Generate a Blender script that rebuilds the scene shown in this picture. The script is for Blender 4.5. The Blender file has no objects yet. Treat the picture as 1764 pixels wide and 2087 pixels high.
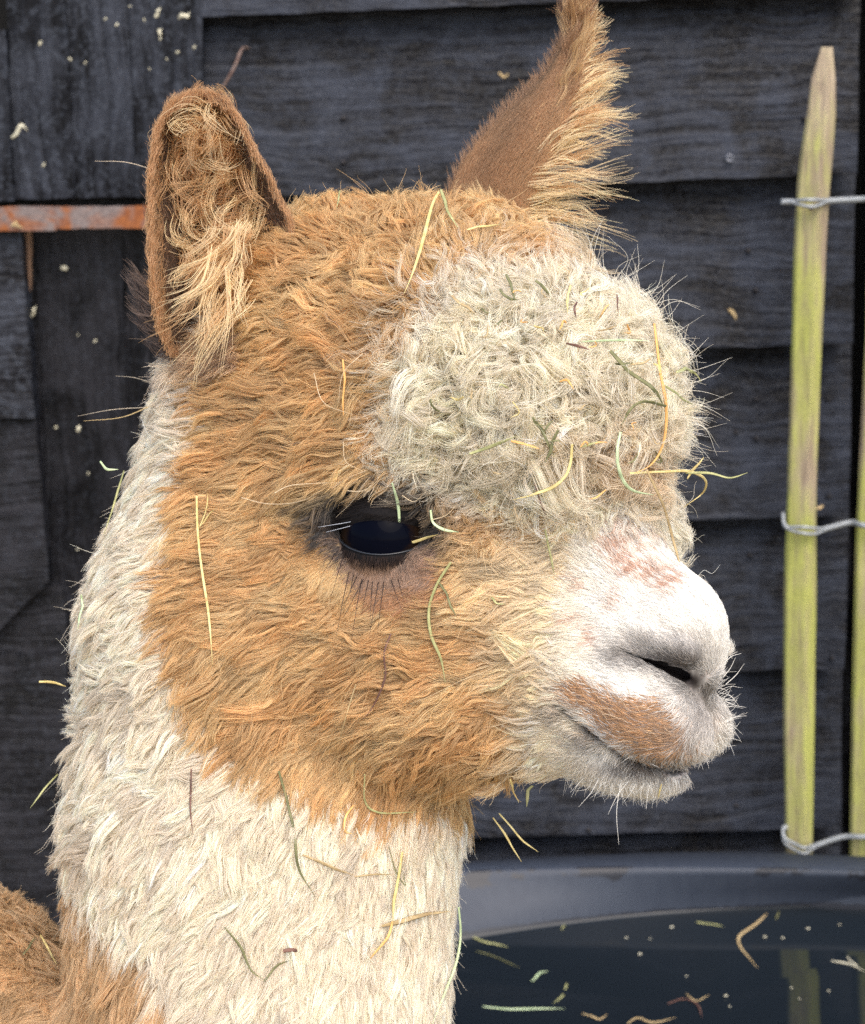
import bpy, bmesh, math, time
import numpy as np
from mathutils import Vector, Matrix
from mathutils.kdtree import KDTree

T0 = time.time()
R = math.radians
rng = np.random.default_rng(7)
scene = bpy.context.scene
COL = scene.collection

# ------------------------------------------------------------------ camera
PW, PH, FPX, S = 1764.0, 2087.0, 4203.0, 0.0002     # layout frame, focal length in its pixels, metres per pixel at the head
CAM = Vector((0, 0, 1.0))
PITCH, ROLL = R(13.0), R(1.4)
_r, _u, _w = Vector((1, 0, 0)), Vector((0, math.sin(PITCH), math.cos(PITCH))), Vector((0, math.cos(PITCH), -math.sin(PITCH)))
RT = _r * math.cos(ROLL) - _u * math.sin(ROLL)
UP = _u * math.cos(ROLL) + _r * math.sin(ROLL)
FW = _w
cam = bpy.data.cameras.new('camera')
camo = bpy.data.objects.new('camera', cam); COL.objects.link(camo)
camo.matrix_world = Matrix(((RT.x, UP.x, -FW.x, CAM.x), (RT.y, UP.y, -FW.y, CAM.y), (RT.z, UP.z, -FW.z, CAM.z), (0, 0, 0, 1)))
cam.sensor_fit = 'HORIZONTAL'; cam.sensor_width = 36.0; cam.lens = 36.0 * FPX / PW
cam.clip_start = 0.02; cam.clip_end = 500.0
cam.dof.use_dof = True; cam.dof.focus_distance = 0.79; cam.dof.aperture_fstop = 22.0
scene.camera = camo

# ------------------------------------------------------------------ world and sun
SUN_EL, SUN_AZ = 52.0, 18.0          # azimuth: degrees to the right of straight behind the camera
world = bpy.data.worlds.new('World'); scene.world = world; world.use_nodes = True
wn = world.node_tree.nodes; wl = world.node_tree.links; wn.clear()
sky = wn.new('ShaderNodeTexSky'); sky.sky_type = 'NISHITA'; sky.sun_disc = False
sky.sun_elevation = R(SUN_EL); sky.sun_rotation = R(180.0 - SUN_AZ)
sky.dust_density = 3.0; sky.air_density = 1.0; sky.ozone_density = 1.0
bg = wn.new('ShaderNodeBackground'); bg.inputs['Strength'].default_value = 0.15
wo = wn.new('ShaderNodeOutputWorld')
wl.new(sky.outputs[0], bg.inputs['Color']); wl.new(bg.outputs[0], wo.inputs['Surface'])
sun = bpy.data.lights.new('sun', 'SUN'); sun.energy = 1.3; sun.angle = R(60); sun.color = (1.0, 0.92, 0.80)
suno = bpy.data.objects.new('sun', sun); COL.objects.link(suno)
sd = Vector((math.sin(R(SUN_AZ)) * math.cos(R(SUN_EL)), -math.cos(R(SUN_AZ)) * math.cos(R(SUN_EL)), math.sin(R(SUN_EL))))
suno.rotation_euler = sd.to_track_quat('Z', 'Y').to_euler(); suno.location = sd * 20
scene.view_settings.view_transform = 'Standard'; scene.view_settings.look = 'None'
scene.view_settings.exposure = 1.10; scene.view_settings.gamma = 1.0
scene.render.engine = 'CYCLES'
scene.cycles.max_bounces = 10; scene.cycles.diffuse_bounces = 6; scene.cycles.glossy_bounces = 3; scene.cycles.transmission_bounces = 6
scene.cycles.sample_clamp_indirect = 4.0
scene.cycles.use_denoising = False; scene.cycles.denoiser = 'OPENIMAGEDENOISE'; scene.cycles.denoising_input_passes = 'RGB_ALBEDO_NORMAL'; scene.cycles.denoising_prefilter = 'ACCURATE'
try:
    scene.cycles_curves.shape = 'RIBBONS'; scene.cycles_curves.subdivisions = 2
except Exception:
    pass

# ------------------------------------------------------------------ pixel <-> space
def ray(px, py):
    return RT * ((px - PW / 2) / FPX) - UP * ((py - PH / 2) / FPX) + FW
def onY(px, py, y):                    # the point of that view ray on the vertical plane at distance y
    d = ray(px, py); return CAM + d * (y / d.y)
def onZ(px, py, z):
    d = ray(px, py); return CAM + d * ((z - CAM.z) / d.z)
def q(px, py, d):                      # photo pixel + depth (in px units) -> head space (x right, y down, d away)
    k = 1 + d / FPX
    return np.array([PW / 2 + (px - PW / 2) * k, PH / 2 + (py - PH / 2) * k, d])
_RT, _UP, _FW, _C = (np.array(v) for v in (RT, UP, FW, CAM))
def world_pts(P):                      # head space -> metres
    P = np.asarray(P, dtype=np.float64)
    return _C + S * ((P[..., 0:1] - PW / 2) * _RT + (FPX + P[..., 2:3]) * _FW - (P[..., 1:2] - PH / 2) * _UP)
def pix(P):
    k = FPX / (FPX + P[:, 2])
    return np.stack([PW / 2 + (P[:, 0] - PW / 2) * k, PH / 2 + (P[:, 1] - PH / 2) * k], 1)

# ------------------------------------------------------------------ helpers
def tag(o, label=None, cat=None, group=None, kind=None):
    for k, v in (('label', label), ('category', cat), ('group', group), ('kind', kind)):
        if v: o[k] = v
    return o
def empty(name, loc):
    o = bpy.data.objects.new(name, None); o.location = loc; COL.objects.link(o); o.empty_display_size = 0.05
    return o
def link(name, data, parent=None):
    o = bpy.data.objects.new(name, data); COL.objects.link(o)
    if parent is not None:
        o.parent = parent
        off = Vector(parent.location)
        p = parent.parent
        while p is not None:
            off += Vector(p.location); p = p.parent
        o.location = -off
    return o
def mesh_obj(name, verts, faces, mat, parent=None, smooth=False):
    me = bpy.data.meshes.new(name)
    me.from_pydata([tuple(v) for v in verts], [], [tuple(f) for f in faces]); me.update()
    if smooth: me.polygons.foreach_set('use_smooth', [True] * len(me.polygons))
    me.materials.append(mat)
    return link(name, me, parent)

class NT:
    def __init__(self, name):
        self.m = bpy.data.materials.new(name); self.m.use_nodes = True
        self.t = self.m.node_tree; self.t.nodes.clear()
        self.out = self.n('ShaderNodeOutputMaterial')
    def n(self, typ, **kw):
        nd = self.t.nodes.new(typ)
        for k, v in kw.items():
            if hasattr(nd, k): setattr(nd, k, v)
        return nd
    def l(self, a, b): self.t.links.new(a, b)
    def bsdf(self, **kw):
        b = self.n('ShaderNodeBsdfPrincipled')
        for k, v in kw.items(): b.inputs[k.replace('_', ' ')].default_value = v
        self.l(b.outputs[0], self.out.inputs[0]); return b
    def coords(self, scale=(1, 1, 1), rot=(0, 0, 0), src='Object'):
        tc = self.n('ShaderNodeTexCoord'); mp = self.n('ShaderNodeMapping')
        mp.inputs['Scale'].default_value = scale; mp.inputs['Rotation'].default_value = rot
        self.l(tc.outputs[src], mp.inputs[0]); return mp.outputs[0]
    def noise(self, vec, scale, detail=4, rough=0.55, dist=0.0):
        nd = self.n('ShaderNodeTexNoise'); nd.inputs['Scale'].default_value = scale
        nd.inputs['Detail'].default_value = detail; nd.inputs['Roughness'].default_value = rough; nd.inputs['Distortion'].default_value = dist
        self.l(vec, nd.inputs['Vector']); return nd.outputs['Fac']
    def ramp(self, fac, stops):
        r = self.n('ShaderNodeValToRGB'); e = r.color_ramp.elements
        while len(e) < len(stops): e.new(0.5)
        for el, (p, c) in zip(e, stops):
            el.position = p; el.color = (c[0], c[1], c[2], 1) if hasattr(c, '__len__') else (c, c, c, 1)
        self.l(fac, r.inputs[0]); return r.outputs[0]
    def math(self, op, a, b=None):
        m = self.n('ShaderNodeMath', operation=op)
        for i, v in enumerate((a, b)):
            if v is None: continue
            if isinstance(v, (int, float)): m.inputs[i].default_value = v
            else: self.l(v, m.inputs[i])
        return m.outputs[0]
    def mix(self, fac, a, b, blend='MIX'):
        m = self.n('ShaderNodeMix', data_type='RGBA', blend_type=blend)
        for i, v in ((0, fac), (6, a), (7, b)):
            if isinstance(v, (int, float)): m.inputs[i].default_value = v
            elif isinstance(v, tuple): m.inputs[i].default_value = (v[0], v[1], v[2], 1)
            else: self.l(v, m.inputs[i])
        return m.outputs[2]
    def bump(self, h, strength, dist):
        b = self.n('ShaderNodeBump'); b.inputs['Strength'].default_value = strength; b.inputs['Distance'].default_value = dist
        self.l(h, b.inputs['Height']); return b.outputs[0]

# ================================================================== SETTING
YW = 1.50                               # face of the shed
def wood_black(name, axis, lo, hi, rough=(.34, .62), tint=1.0, worn=.5):
    m = NT(name)
    oi = m.n('ShaderNodeObjectInfo')
    tc = m.n('ShaderNodeTexCoord')
    add = m.n('ShaderNodeVectorMath', operation='MULTIPLY_ADD'); m.l(oi.outputs['Random'], add.inputs[0]); add.inputs[1].default_value = (7.3, 5.1, 9.7); m.l(tc.outputs['Object'], add.inputs[2])
    def mp(sc):
        k = m.n('ShaderNodeMapping'); k.inputs['Scale'].default_value = sc; m.l(add.outputs[0], k.inputs[0]); return k.outputs[0]
    ss = (1, 26, 26) if axis == 'x' else (26, 26, 1)
    warp = m.noise(add.outputs[0], 9, 3)
    vw = m.n('ShaderNodeVectorMath', operation='MULTIPLY_ADD'); m.l(warp, vw.inputs[0]); vw.inputs[1].default_value = (0, 0, .03) if axis == 'x' else (.03, 0, 0); m.l(add.outputs[0], vw.inputs[2])
    k = m.n('ShaderNodeMapping'); k.inputs['Scale'].default_value = ss; m.l(vw.outputs[0], k.inputs[0])
    grain = m.noise(k.outputs[0], 9, 4, .66, .5)
    fine = m.noise(mp((40, 300, 300) if axis == 'x' else (300, 300, 40)), 1.6, 2, .7)
    blot = m.noise(mp((1, 1, 1)), 22, 4, .62, .6)
    small = m.noise(mp((1, 1, 1)), 260, 2, .6)
    wv = m.n('ShaderNodeTexWave', wave_type='BANDS', bands_direction='Z' if axis == 'x' else 'X'); wv.inputs['Scale'].default_value = 26; wv.inputs['Distortion'].default_value = 9; wv.inputs['Detail'].default_value = 2; wv.inputs['Detail Scale'].default_value = .35
    k3 = m.n('ShaderNodeMapping'); k3.inputs['Scale'].default_value = (.22, 1, 1) if axis == 'x' else (1, 1, .22); m.l(vw.outputs[0], k3.inputs[0]); m.l(k3.outputs[0], wv.inputs['Vector'])
    grain = m.math('ADD', m.math('MULTIPLY', grain, .90), m.math('MULTIPLY', wv.outputs['Fac'], .08))
    h = m.math('ADD', m.math('MULTIPLY', grain, .75), m.math('MULTIPLY', fine, .3))
    c1 = m.ramp(m.math('ADD', m.math('MULTIPLY', grain, .45), m.math('MULTIPLY', blot, .55)), [(.42, lo), (.60, hi)])
    c2 = m.mix(m.ramp(small, [(.50, 0.0), (.66, worn)]), c1, tuple(tint * x for x in (.080, .092, .118)))
    b = m.bsdf(Roughness=.6); b.inputs['Specular IOR Level'].default_value = .18
    m.l(c2, b.inputs['Base Color'])
    m.l(m.ramp(blot, [(.3, rough[0]), (.7, rough[1])]), b.inputs['Roughness'])
    m.l(m.bump(h, .9, .004), b.inputs['Normal'])
    return m.m
M_BOARD = wood_black('black_siding_paint', 'x', (.0015, .0015, .003), (.029, .034, .048), worn=.15)
M_PLANK = wood_black('black_door_paint', 'z', (.0015, .0015, .003), (.031, .035, .047), worn=.30)
M_PLANKD = wood_black('dark_door_paint', 'z', (.002, .002, .003), (.016, .016, .020), worn=.10)
M_LEDGE = wood_black('worn_ledge_paint', 'x', (.004, .004, .006), (.034, .038, .050), worn=.35)
M_BRACE = wood_black('brace_paint', 'x', (.002, .002, .003), (.020, .020, .025), worn=.15)
m = NT('backing_black'); m.bsdf(Base_Color=(.004, .004, .004, 1), Roughness=.9); M_BACK = m.m

def panel(name, corners, ys, thick, mat, parent, nu=24, nv=6, wob=.0006, edge=.00035, seed=0):
    """a sawn board: four photo corners (tl,tr,br,bl) on planes ys, with thickness, slightly uneven"""
    r = np.random.default_rng(seed + 100)
    A = [np.array(onY(x, y, yy)) for (x, y), yy in zip(corners, ys)]
    V, F = [], []
    ph = r.uniform(0, 6.28, 8); fq = r.uniform(8, 45, 8)
    for j in range(nv + 1):
        for i in range(nu + 1):
            u, v = i / nu, j / nv
            p = (A[0] * (1 - u) + A[1] * u) * (1 - v) + (A[3] * (1 - u) + A[2] * u) * v
            p = p + np.array([0, wob * (math.sin(fq[0] * p[0] + ph[0] + 20 * p[2]) + math.sin(fq[1] * p[2] + ph[1])), 0])
            if j in (0, nv): p = p + np.array([0, 0, edge * (math.sin(fq[2] * 3 * p[0] + ph[2] + j) + .6 * math.sin(fq[3] * 7 * p[0] + ph[3]) + .5 * r.normal())])
            if i in (0, nu): p = p + np.array([edge * (math.sin(fq[4] * 3 * p[2] + ph[4] + i) + .6 * math.sin(fq[5] * 6 * p[2] + ph[5]) + .5 * r.normal()), 0, 0])
            V.append(p)
    n0 = len(V)
    ring = [i for i in range(nu + 1)] + [j * (nu + 1) + nu for j in range(1, nu + 1 if False else nv + 1)] + [nv * (nu + 1) + i for i in range(nu - 1, -1, -1)] + [j * (nu + 1) for j in range(nv - 1, 0, -1)]
    for j in range(nv):
        for i in range(nu):
            a = j * (nu + 1) + i; F.append((a, a + nu + 1, a + nu + 2, a + 1))
    # rounded arris, then the edge going back
    ctr = sum(A) / 4
    for k in ring: V.append(V[k] + np.array([0, thick, 0]))
    m_ = len(ring)
    for k in range(m_):
        F.append((ring[k], ring[(k + 1) % m_], n0 + (k + 1) % m_, n0 + k))
    F.append(tuple(n0 + k for k in range(m_ - 1, -1, -1)))
    o = mesh_obj(name, V, F, mat, parent)
    return o

ground_mat = NT('ground')
v = ground_mat.coords(); nz = ground_mat.noise(v, 14, 6, .6); b = ground_mat.bsdf(Roughness=.95)
ground_mat.l(ground_mat.ramp(nz, [(.35, (.20, .155, .10)), (.6, (.27, .22, .14))]), b.inputs['Base Color'])
gv = []; gf = []
g_n = 60
for j in range(g_n + 1):
    for i in range(g_n + 1):
        x = math.sinh((i / g_n - .5) * 9) * 3.4; y = math.sinh((j / g_n - .5) * 9) * 3.4
        gv.append((x, y, .012 * math.sin(3.1 * x + y) * math.exp(-abs(x) * .1) - .012))
for j in range(g_n):
    for i in range(g_n):
        a = j * (g_n + 1) + i; gf.append((a, a + 1, a + g_n + 2, a + g_n + 1))
tag(mesh_obj('ground', gv, gf, ground_mat.m, smooth=True), kind='structure')

# ---- shed wall with lapped boards
wall = empty('shed_wall', (0.3, YW, 0)); tag(wall, 'black painted shed wall of lapped horizontal boards behind the alpaca', 'wall')
lines = [((415, 33), (1764, -20)), ((415, 405), (1764, 352)), ((415, 738), (1764, 699)), ((415, 1082), (1764, 1050)), ((415, 1392), (1764, 1362)), ((415, 1722), (1764, 1685)), ((415, 2060), (1764, 2020))]
step0 = 355
def ly(l, x): (x0, y0), (x1, y1) = l; return y0 + (y1 - y0) * (x - x0) / (x1 - x0)
allines = [((415, 33 - step0 * k), (1764, -20 - step0 * k)) for k in range(9, 0, -1)] + lines + [((415, 2060 + step0 * k), (1764, 2020 + step0 * k)) for k in range(1, 6)]
for k in range(1, len(allines)):
    lo_, hi_ = allines[k], allines[k - 1]
    xl = 409
    ym = ly(lo_, 1740); yt = ly(hi_, 1740)
    xr0 = 1757 - .0245 * yt + rng.normal() * 2; xr1 = 1757 - .0245 * ym + rng.normal() * 2
    if k == 10: xr0 += 2; xr1 += 2
    panel('siding_board', [(xl, ly(hi_, xl) - 30), (xr0, ly(hi_, xr0) - 30), (xr1, ly(lo_, xr1)), (xl, ly(lo_, xl))], [YW - .004, YW - .004, YW - .033, YW - .033], .012 if True else 0, M_BOARD, wall, 60, 6, seed=k)
# backing and corner stile
panel('backing', [(-1600, -3300), (2500, -3300), (2500, 3700), (-1600, 3700)], [YW + .05] * 4, .03, M_BACK, wall, 8, 8, wob=0, edge=0)
panel('corner_stile', [(1752, -3300), (1778, -3300), (1712, 3700), (1660, 3700)], [YW + .012] * 4, .03, M_PLANKD, wall, 2, 40)
for k in range(1, len(allines)):        # the next bay beyond the corner gap
    lo_, hi_ = allines[k], allines[k - 1]
    if ly(lo_, 1780) < -800 or ly(lo_, 1780) > 3000: continue
    xr0 = 1786 - .0245 * ly(hi_, 1780); xr1 = 1786 - .0245 * ly(lo_, 1780)
    panel('siding_board', [(xr0, ly(hi_, 1790) - 30), (2400, ly(hi_, 2400) - 30), (2400, ly(lo_, 2400)), (xr1, ly(lo_, 1790))], [YW + .004, YW + .004, YW - .016, YW - .016], .012, M_BOARD, wall, 16, 5, seed=k + 50)
for k in range(1, len(allines)):        # boards on the other side of the door
    lo_, hi_ = allines[k], allines[k - 1]
    if ly(lo_, -200) < -1200 or ly(lo_, -200) > 3400: continue
    x0_ = -175 + .07 * ly(hi_, -200); x1_ = -175 + .07 * ly(lo_, -200)
    panel('siding_board', [(-1500, ly(hi_, -1500) - 30), (x0_, ly(hi_, x0_) - 30), (x1_, ly(lo_, x1_)), (-1500, ly(lo_, -1500))], [YW - .004, YW - .004, YW - .033, YW - .033], .012, M_BOARD, wall, 40, 5, seed=k + 90)
# nails, screw and old nail holes
def disc(name, px, py, r_px, y, depth, mat, parent, ring=False):
    c = np.array(onY(px, py, y)); r_ = r_px * y / (FPX * S) * S
    V, F = [], []; n = 10
    prof = [(1.0, 0), (1.0, -depth), (.75, -depth * 1.35), (.35, -depth * (.5 if ring else 1.5)), (0.02, -depth * (.4 if ring else 1.55))]
    for rr, dy in prof:
        for i in range(n):
            a = 6.283 * i / n; V.append(c + np.array([math.cos(a) * r_ * rr, dy, math.sin(a) * r_ * rr]))
    for j in range(len(prof) - 1):
        for i in range(n):
            F.append((j * n + i, j * n + (i + 1) % n, (j + 1) * n + (i + 1) % n, (j + 1) * n + i))
    return mesh_obj(name, V, F, mat, parent, True)
m = NT('old_nail'); b = m.bsdf(Base_Color=(.02, .018, .02, 1), Roughness=.55); b.inputs['Metallic'].default_value = .3; M_NAIL = m.m
m = NT('galvanised_screw'); b = m.bsdf(Base_Color=(.16, .17, .20, 1), Roughness=.45); b.inputs['Metallic'].default_value = .6; M_SCREW = m.m
def board_y(px, py):                     # face of the lapped board at that spot
    for k in range(1, len(allines)):
        a, b_ = ly(allines[k - 1], px), ly(allines[k], px)
        if a <= py < b_: return YW - .004 - .029 * (py - a + 30) / (b_ - a + 30)
    return YW - .02
disc('screw_head', 1487, 322, 9, board_y(1487, 322) + .0008, .003, M_SCREW, wall, ring=True)
for (x, y) in ((1525, 510), (1540, 590), (1541, 812), (1541, 892), (1528, 1130), (1690, 330), (700, 240), (700, 330), (1100, 640), (1690, 1010), (1695, 1340), (1200, 1690), (1500, 1640), (1500, 880), (1300, 600), (1688, 812), (1640, 240), (1705, 240)):
    disc('nail_head', x, y, 5.5, board_y(x, y) + .0008, .0026, M_NAIL, wall)

# ---- plank door with iron strap
door = empty('shed_door', (-.28, YW - .02, 0)); tag(door, 'black plank door with rusty iron strap hinge behind the upright ear', 'door')
YD = YW - .034
for i, cs in enumerate(([(-120, 62), (10, 60), (29, 408), (-100, 410)], [(8, -700), (127, -700), (152, 404), (30, 405)], [(128, -700), (263, -700), (276, 402), (153, 404)], [(263, -700), (404, -700), (408, 400), (277, 402)])):
    if i: cs = [(cs[0][0] - (20, 25, 18)[i - 1], cs[0][1]), (cs[1][0] - (25, 18, 12)[i - 1], cs[1][1]), cs[2], cs[3]]
    panel('door_plank', cs, [YD + (.0, .006, .008, .006)[i]] * 4, .018, M_PLANK, door, 6, 30, seed=20 + i)
panel('door_stile', [(393, -700), (407, -700), (432, 3300), (418, 3300)], [YW - .032] * 4, .02, M_PLANK, door, 2, 40, seed=31)
for i, cs in enumerate(([(-200, 380), (63, 380), (215, 3300), (-20, 3300)], [(64, 380), (246, 380), (330, 3300), (216, 3300)], [(247, 380), (407, 380), (425, 3300), (331, 3300)])):
    panel('recessed_plank', cs, [YW - .006 + .002 * i] * 4, .014, M_PLANKD, door, 6, 30, seed=40 + i)
panel('ledge_board', [(-140, 474), (43, 472), (71, 850), (-120, 854)], [YD + .004] * 4, .022, M_LEDGE, door, 10, 14, seed=51)
panel('diagonal_brace', [(-140, 858), (73, 852), (100, 1185), (-140, 1420)], [YD + .012] * 4, .018, M_BRACE, door, 10, 14, seed=52)
for i, (ya, yb) in enumerate(((1195, 1330), (1332, 1622), (1624, 1900), (1902, 2300))):
    panel('low_board', [(-200, ya + 8), (128 + i * 8, ya), (142 + i * 8, yb), (-200, yb + 8)], [YW - .012 + .003 * (i == 0)] * 4, .006, M_BRACE, door, 20, 8, seed=60 + i)
# iron strap
m = NT('rusty_iron'); v = m.coords(); n1 = m.noise(v, 22, 4, .6, .6); n2 = m.noise(v, 400, 4, .6)
b = m.bsdf(Roughness=.7); b.inputs['Metallic'].default_value = .25
m.l(m.mix(m.ramp(n1, [(.44, 0.0), (.54, 1.0)]), m.ramp(n2, [(.3, (.17, .05, .016)), (.7, (.30, .10, .025))]), m.ramp(n2, [(.3, (.13, .10, .095)), (.7, (.22, .18, .17))])), b.inputs['Base Color'])
m.l(m.bump(m.math('ADD', n1, m.math('MULTIPLY', n2, .4)), .5, .001), b.inputs['Normal']); M_RUST = m.m
strap = panel('strap_bar', [(-120, 424), (330, 419), (335, 464), (-118, 470)], [YD - .002] * 4, .006, M_RUST, door, 30, 4, wob=.0003, edge=.0003, seed=71)
V, F = [], []
pth = [(-120, 424), (60, 422), (85, 425), (102, 434), (113, 449), (117, 462), (113, 470), (-118, 471)]
for yy in (YD - .008, YD - .001):
    for x, y in pth: V.append(np.array(onY(x, y, yy)))
n = len(pth); F.append(tuple(range(n - 1, -1, -1))); F.append(tuple(range(n, 2 * n)))
for k in range(n): F.append((k, (k + 1) % n, n + (k + 1) % n, n + k))
mesh_obj('strap_tongue', V, F, M_RUST, door)
m = NT('raw_splinter'); v = m.coords((60, 60, 6)); nz = m.noise(v, 8, 4); b = m.bsdf(Roughness=.8)
m.l(m.ramp(nz, [(.3, (.16, .085, .05)), (.7, (.30, .18, .11))]), b.inputs['Base Color']); M_RAW = m.m
panel('splinter', [(47, 472), (63, 472), (60, 596), (57, 598)], [YW - .014] * 4, .006, M_RAW, door, 3, 12, edge=.0004, seed=81)
panel('splinter', [(52, 610), (57, 610), (60, 690), (56, 690)], [YW - .012] * 4, .005, M_RAW, door, 3, 8, edge=.0004, seed=82)

# ---- a tube along a polyline
def smooth_path(pts, n):
    P = np.array(pts, float)
    if len(P) < 3: return np.stack([P[0] + (P[-1] - P[0]) * t for t in np.linspace(0, 1, n)])
    seg = np.r_[0, np.cumsum(np.linalg.norm(np.diff(P, axis=0), axis=1))]; t = np.linspace(0, seg[-1], n); out = []
    ext = np.vstack([2 * P[0] - P[1], P, 2 * P[-1] - P[-2]])
    for tt in t:
        i = min(np.searchsorted(seg, tt, 'right') - 1, len(P) - 2); u = (tt - seg[i]) / max(seg[i + 1] - seg[i], 1e-9)
        p0, p1, p2, p3 = ext[i], ext[i + 1], ext[i + 2], ext[i + 3]
        out.append(.5 * (2 * p1 + (p2 - p0) * u + (2 * p0 - 5 * p1 + 4 * p2 - p3) * u * u + (3 * p1 - p0 - 3 * p2 + p3) * u ** 3))
    return np.array(out)
def tube_mesh(P, rad, n=6):
    P = np.asarray(P); m_ = len(P); T = np.gradient(P, axis=0); T /= np.linalg.norm(T, axis=1, keepdims=True) + 1e-12
    a = np.array([0, 0, 1.0]) if abs(T[0][2]) < .9 else np.array([1.0, 0, 0]); V, F = [], []
    rad = np.broadcast_to(rad, (m_,))
    for k in range(m_):
        b1 = a - T[k] * (a @ T[k]); b1 /= np.linalg.norm(b1); a = b1; b2 = np.cross(T[k], b1)
        for i in range(n):
            th = 6.2832 * i / n; V.append(P[k] + rad[k] * (math.cos(th) * b1 + math.sin(th) * b2))
    for k in range(m_ - 1):
        for i in range(n): F.append((k * n + i, k * n + (i + 1) % n, (k + 1) * n + (i + 1) % n, (k + 1) * n + i))
    F.append(tuple(range(n - 1, -1, -1))); F.append(tuple((m_ - 1) * n + i for i in range(n)))
    return V, F

# bent rusty wire poking out of the wall behind the ear
m = NT('rusty_wire'); nz = m.noise(m.coords(), 200, 3); b = m.bsdf(Roughness=.6); m.l(m.ramp(nz, [(.35, (.10, .05, .035)), (.65, (.20, .15, .13))]), b.inputs['Base Color']); M_RWIRE = m.m
p = smooth_path([onY(440, 200, YW - .045), onY(462, 165, YW - .05), onY(480, 132, YW - .05), onY(489, 108, YW - .045), onY(497, 97, YW - .02), onY(508, 97, YW - .01)], 24)
V, F = tube_mesh(p, .0011, 7); tag(mesh_obj('bent_wire', V, F, M_RWIRE, smooth=True), 'thin rusty bent wire sticking out of the shed boards', 'wire')

# ---- paling fence
fence = empty('paling_fence', (.45, YW - .08, 0)); tag(fence, 'green-stained split paling fence bound with twisted wire in front of the shed', 'fence')
m = NT('mossy_paling'); tc = m.n('ShaderNodeTexCoord')
k1 = m.n('ShaderNodeMapping'); k1.inputs['Scale'].default_value = (60, 60, 5); m.l(tc.outputs['Object'], k1.inputs[0])
gr = m.noise(k1.outputs[0], 5, 5, .65, .4); bl = m.noise(m.coords((12, 12, 5)), 2.2, 4, .6); sm = m.noise(m.coords(), 500, 3)
sep = m.n('ShaderNodeSeparateXYZ'); m.l(tc.outputs['Object'], sep.inputs[0])
hgt = m.n('ShaderNodeMapRange'); hgt.inputs[1].default_value = .80; hgt.inputs[2].default_value = .98; m.l(sep.outputs[2], hgt.inputs[0])
algae = m.math('SUBTRACT', m.math('ADD', m.math('MULTIPLY', bl, 1.0), m.math('MULTIPLY', gr, .45)), m.math('MULTIPLY', hgt.outputs[0], .16))
wood = m.ramp(gr, [(.3, (.20, .15, .10)), (.7, (.42, .34, .24))])
green = m.ramp(m.math('ADD', m.math('MULTIPLY', sm, .4), m.math('MULTIPLY', gr, .6)), [(.3, (.22, .23, .055)), (.7, (.42, .43, .11))])
b = m.bsdf(Roughness=.85); m.l(m.mix(m.ramp(algae, [(.58, 0.0), (.84, 1.0)]), wood, green), b.inputs['Base Color']); m.l(m.bump(gr, .6, .002), b.inputs['Normal']); M_PALE = m.m
YP = YW - .085
def paling(rows, seed):
    """rows: (y_px, left_px, right_px); split-chestnut wedge section"""
    r = np.random.default_rng(seed); V, F = [], []
    ys = [a[0] for a in rows]; n = 7
    grid = np.linspace(ys[0], ys[-1], 50)
    for gy in grid:
        l_ = np.interp(gy, ys, [a[1] for a in rows]) + r.normal() * .35; r_ = np.interp(gy, ys, [a[2] for a in rows]) + r.normal() * .35
        A = np.array(onY(l_, gy, YP)); B = np.array(onY(r_, gy, YP)); w = np.linalg.norm(B - A)
        k = np.interp(gy, ys, [.42 + .0 * i for i in range(len(ys))])
        for u, dp in ((0, 0), (.06, -.16), (.58, -.40), (.64, -.40), (.95, -.12), (1, 0), (.5, .3)):
            V.append(A + (B - A) * u + np.array([0, dp * w * (1 + .06 * math.sin(gy * .02 + seed)), 0]))
    m_ = len(grid)
    for k in range(m_ - 1):
        for i in range(n): F.append((k * n + i, (k + 1) * n + i, (k + 1) * n + (i + 1) % n, k * n + (i + 1) % n))
    F.append(tuple(range(n))); F.append(tuple((m_ - 1) * n + i for i in range(n - 1, -1, -1)))
    return mesh_obj('paling', V, F, M_PALE, fence)
rows1 = [(95, 1674, 1698), (101, 1668, 1701), (130, 1661, 1703), (166, 1653, 1705), (257, 1642, 1704), (348, 1627, 1695), (478, 1620, 1686), (800, 1612, 1672), (1035, 1605, 1664), (1150, 1599, 1665), (1450, 1598, 1662), (1735, 1602, 1657), (2300, 1600, 1650), (3500, 1570, 1625)]
paling(rows1, 1)
rows2 = [(120, 1806, 1840), (170, 1793, 1845), (260, 1787, 1846), (478, 1775, 1840), (780, 1760, 1826), (1035, 1748, 1815), (1150, 1743, 1812), (1450, 1737, 1805), (1735, 1733, 1796), (2300, 1725, 1785), (3500, 1690, 1745)]
paling(rows2, 2)
rows3 = [(y_, a + 150, b_ + 150) for (y_, a, b_) in rows1]; paling(rows3, 3)
m = NT('galvanised_wire'); nz = m.noise(m.coords(), 900, 3); b = m.bsdf(Roughness=.5); b.inputs['Metallic'].default_value = .35
m.l(m.ramp(nz, [(.3, (.20, .22, .23)), (.7, (.38, .40, .42))]), b.inputs['Base Color']); M_WIRE = m.m
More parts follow.
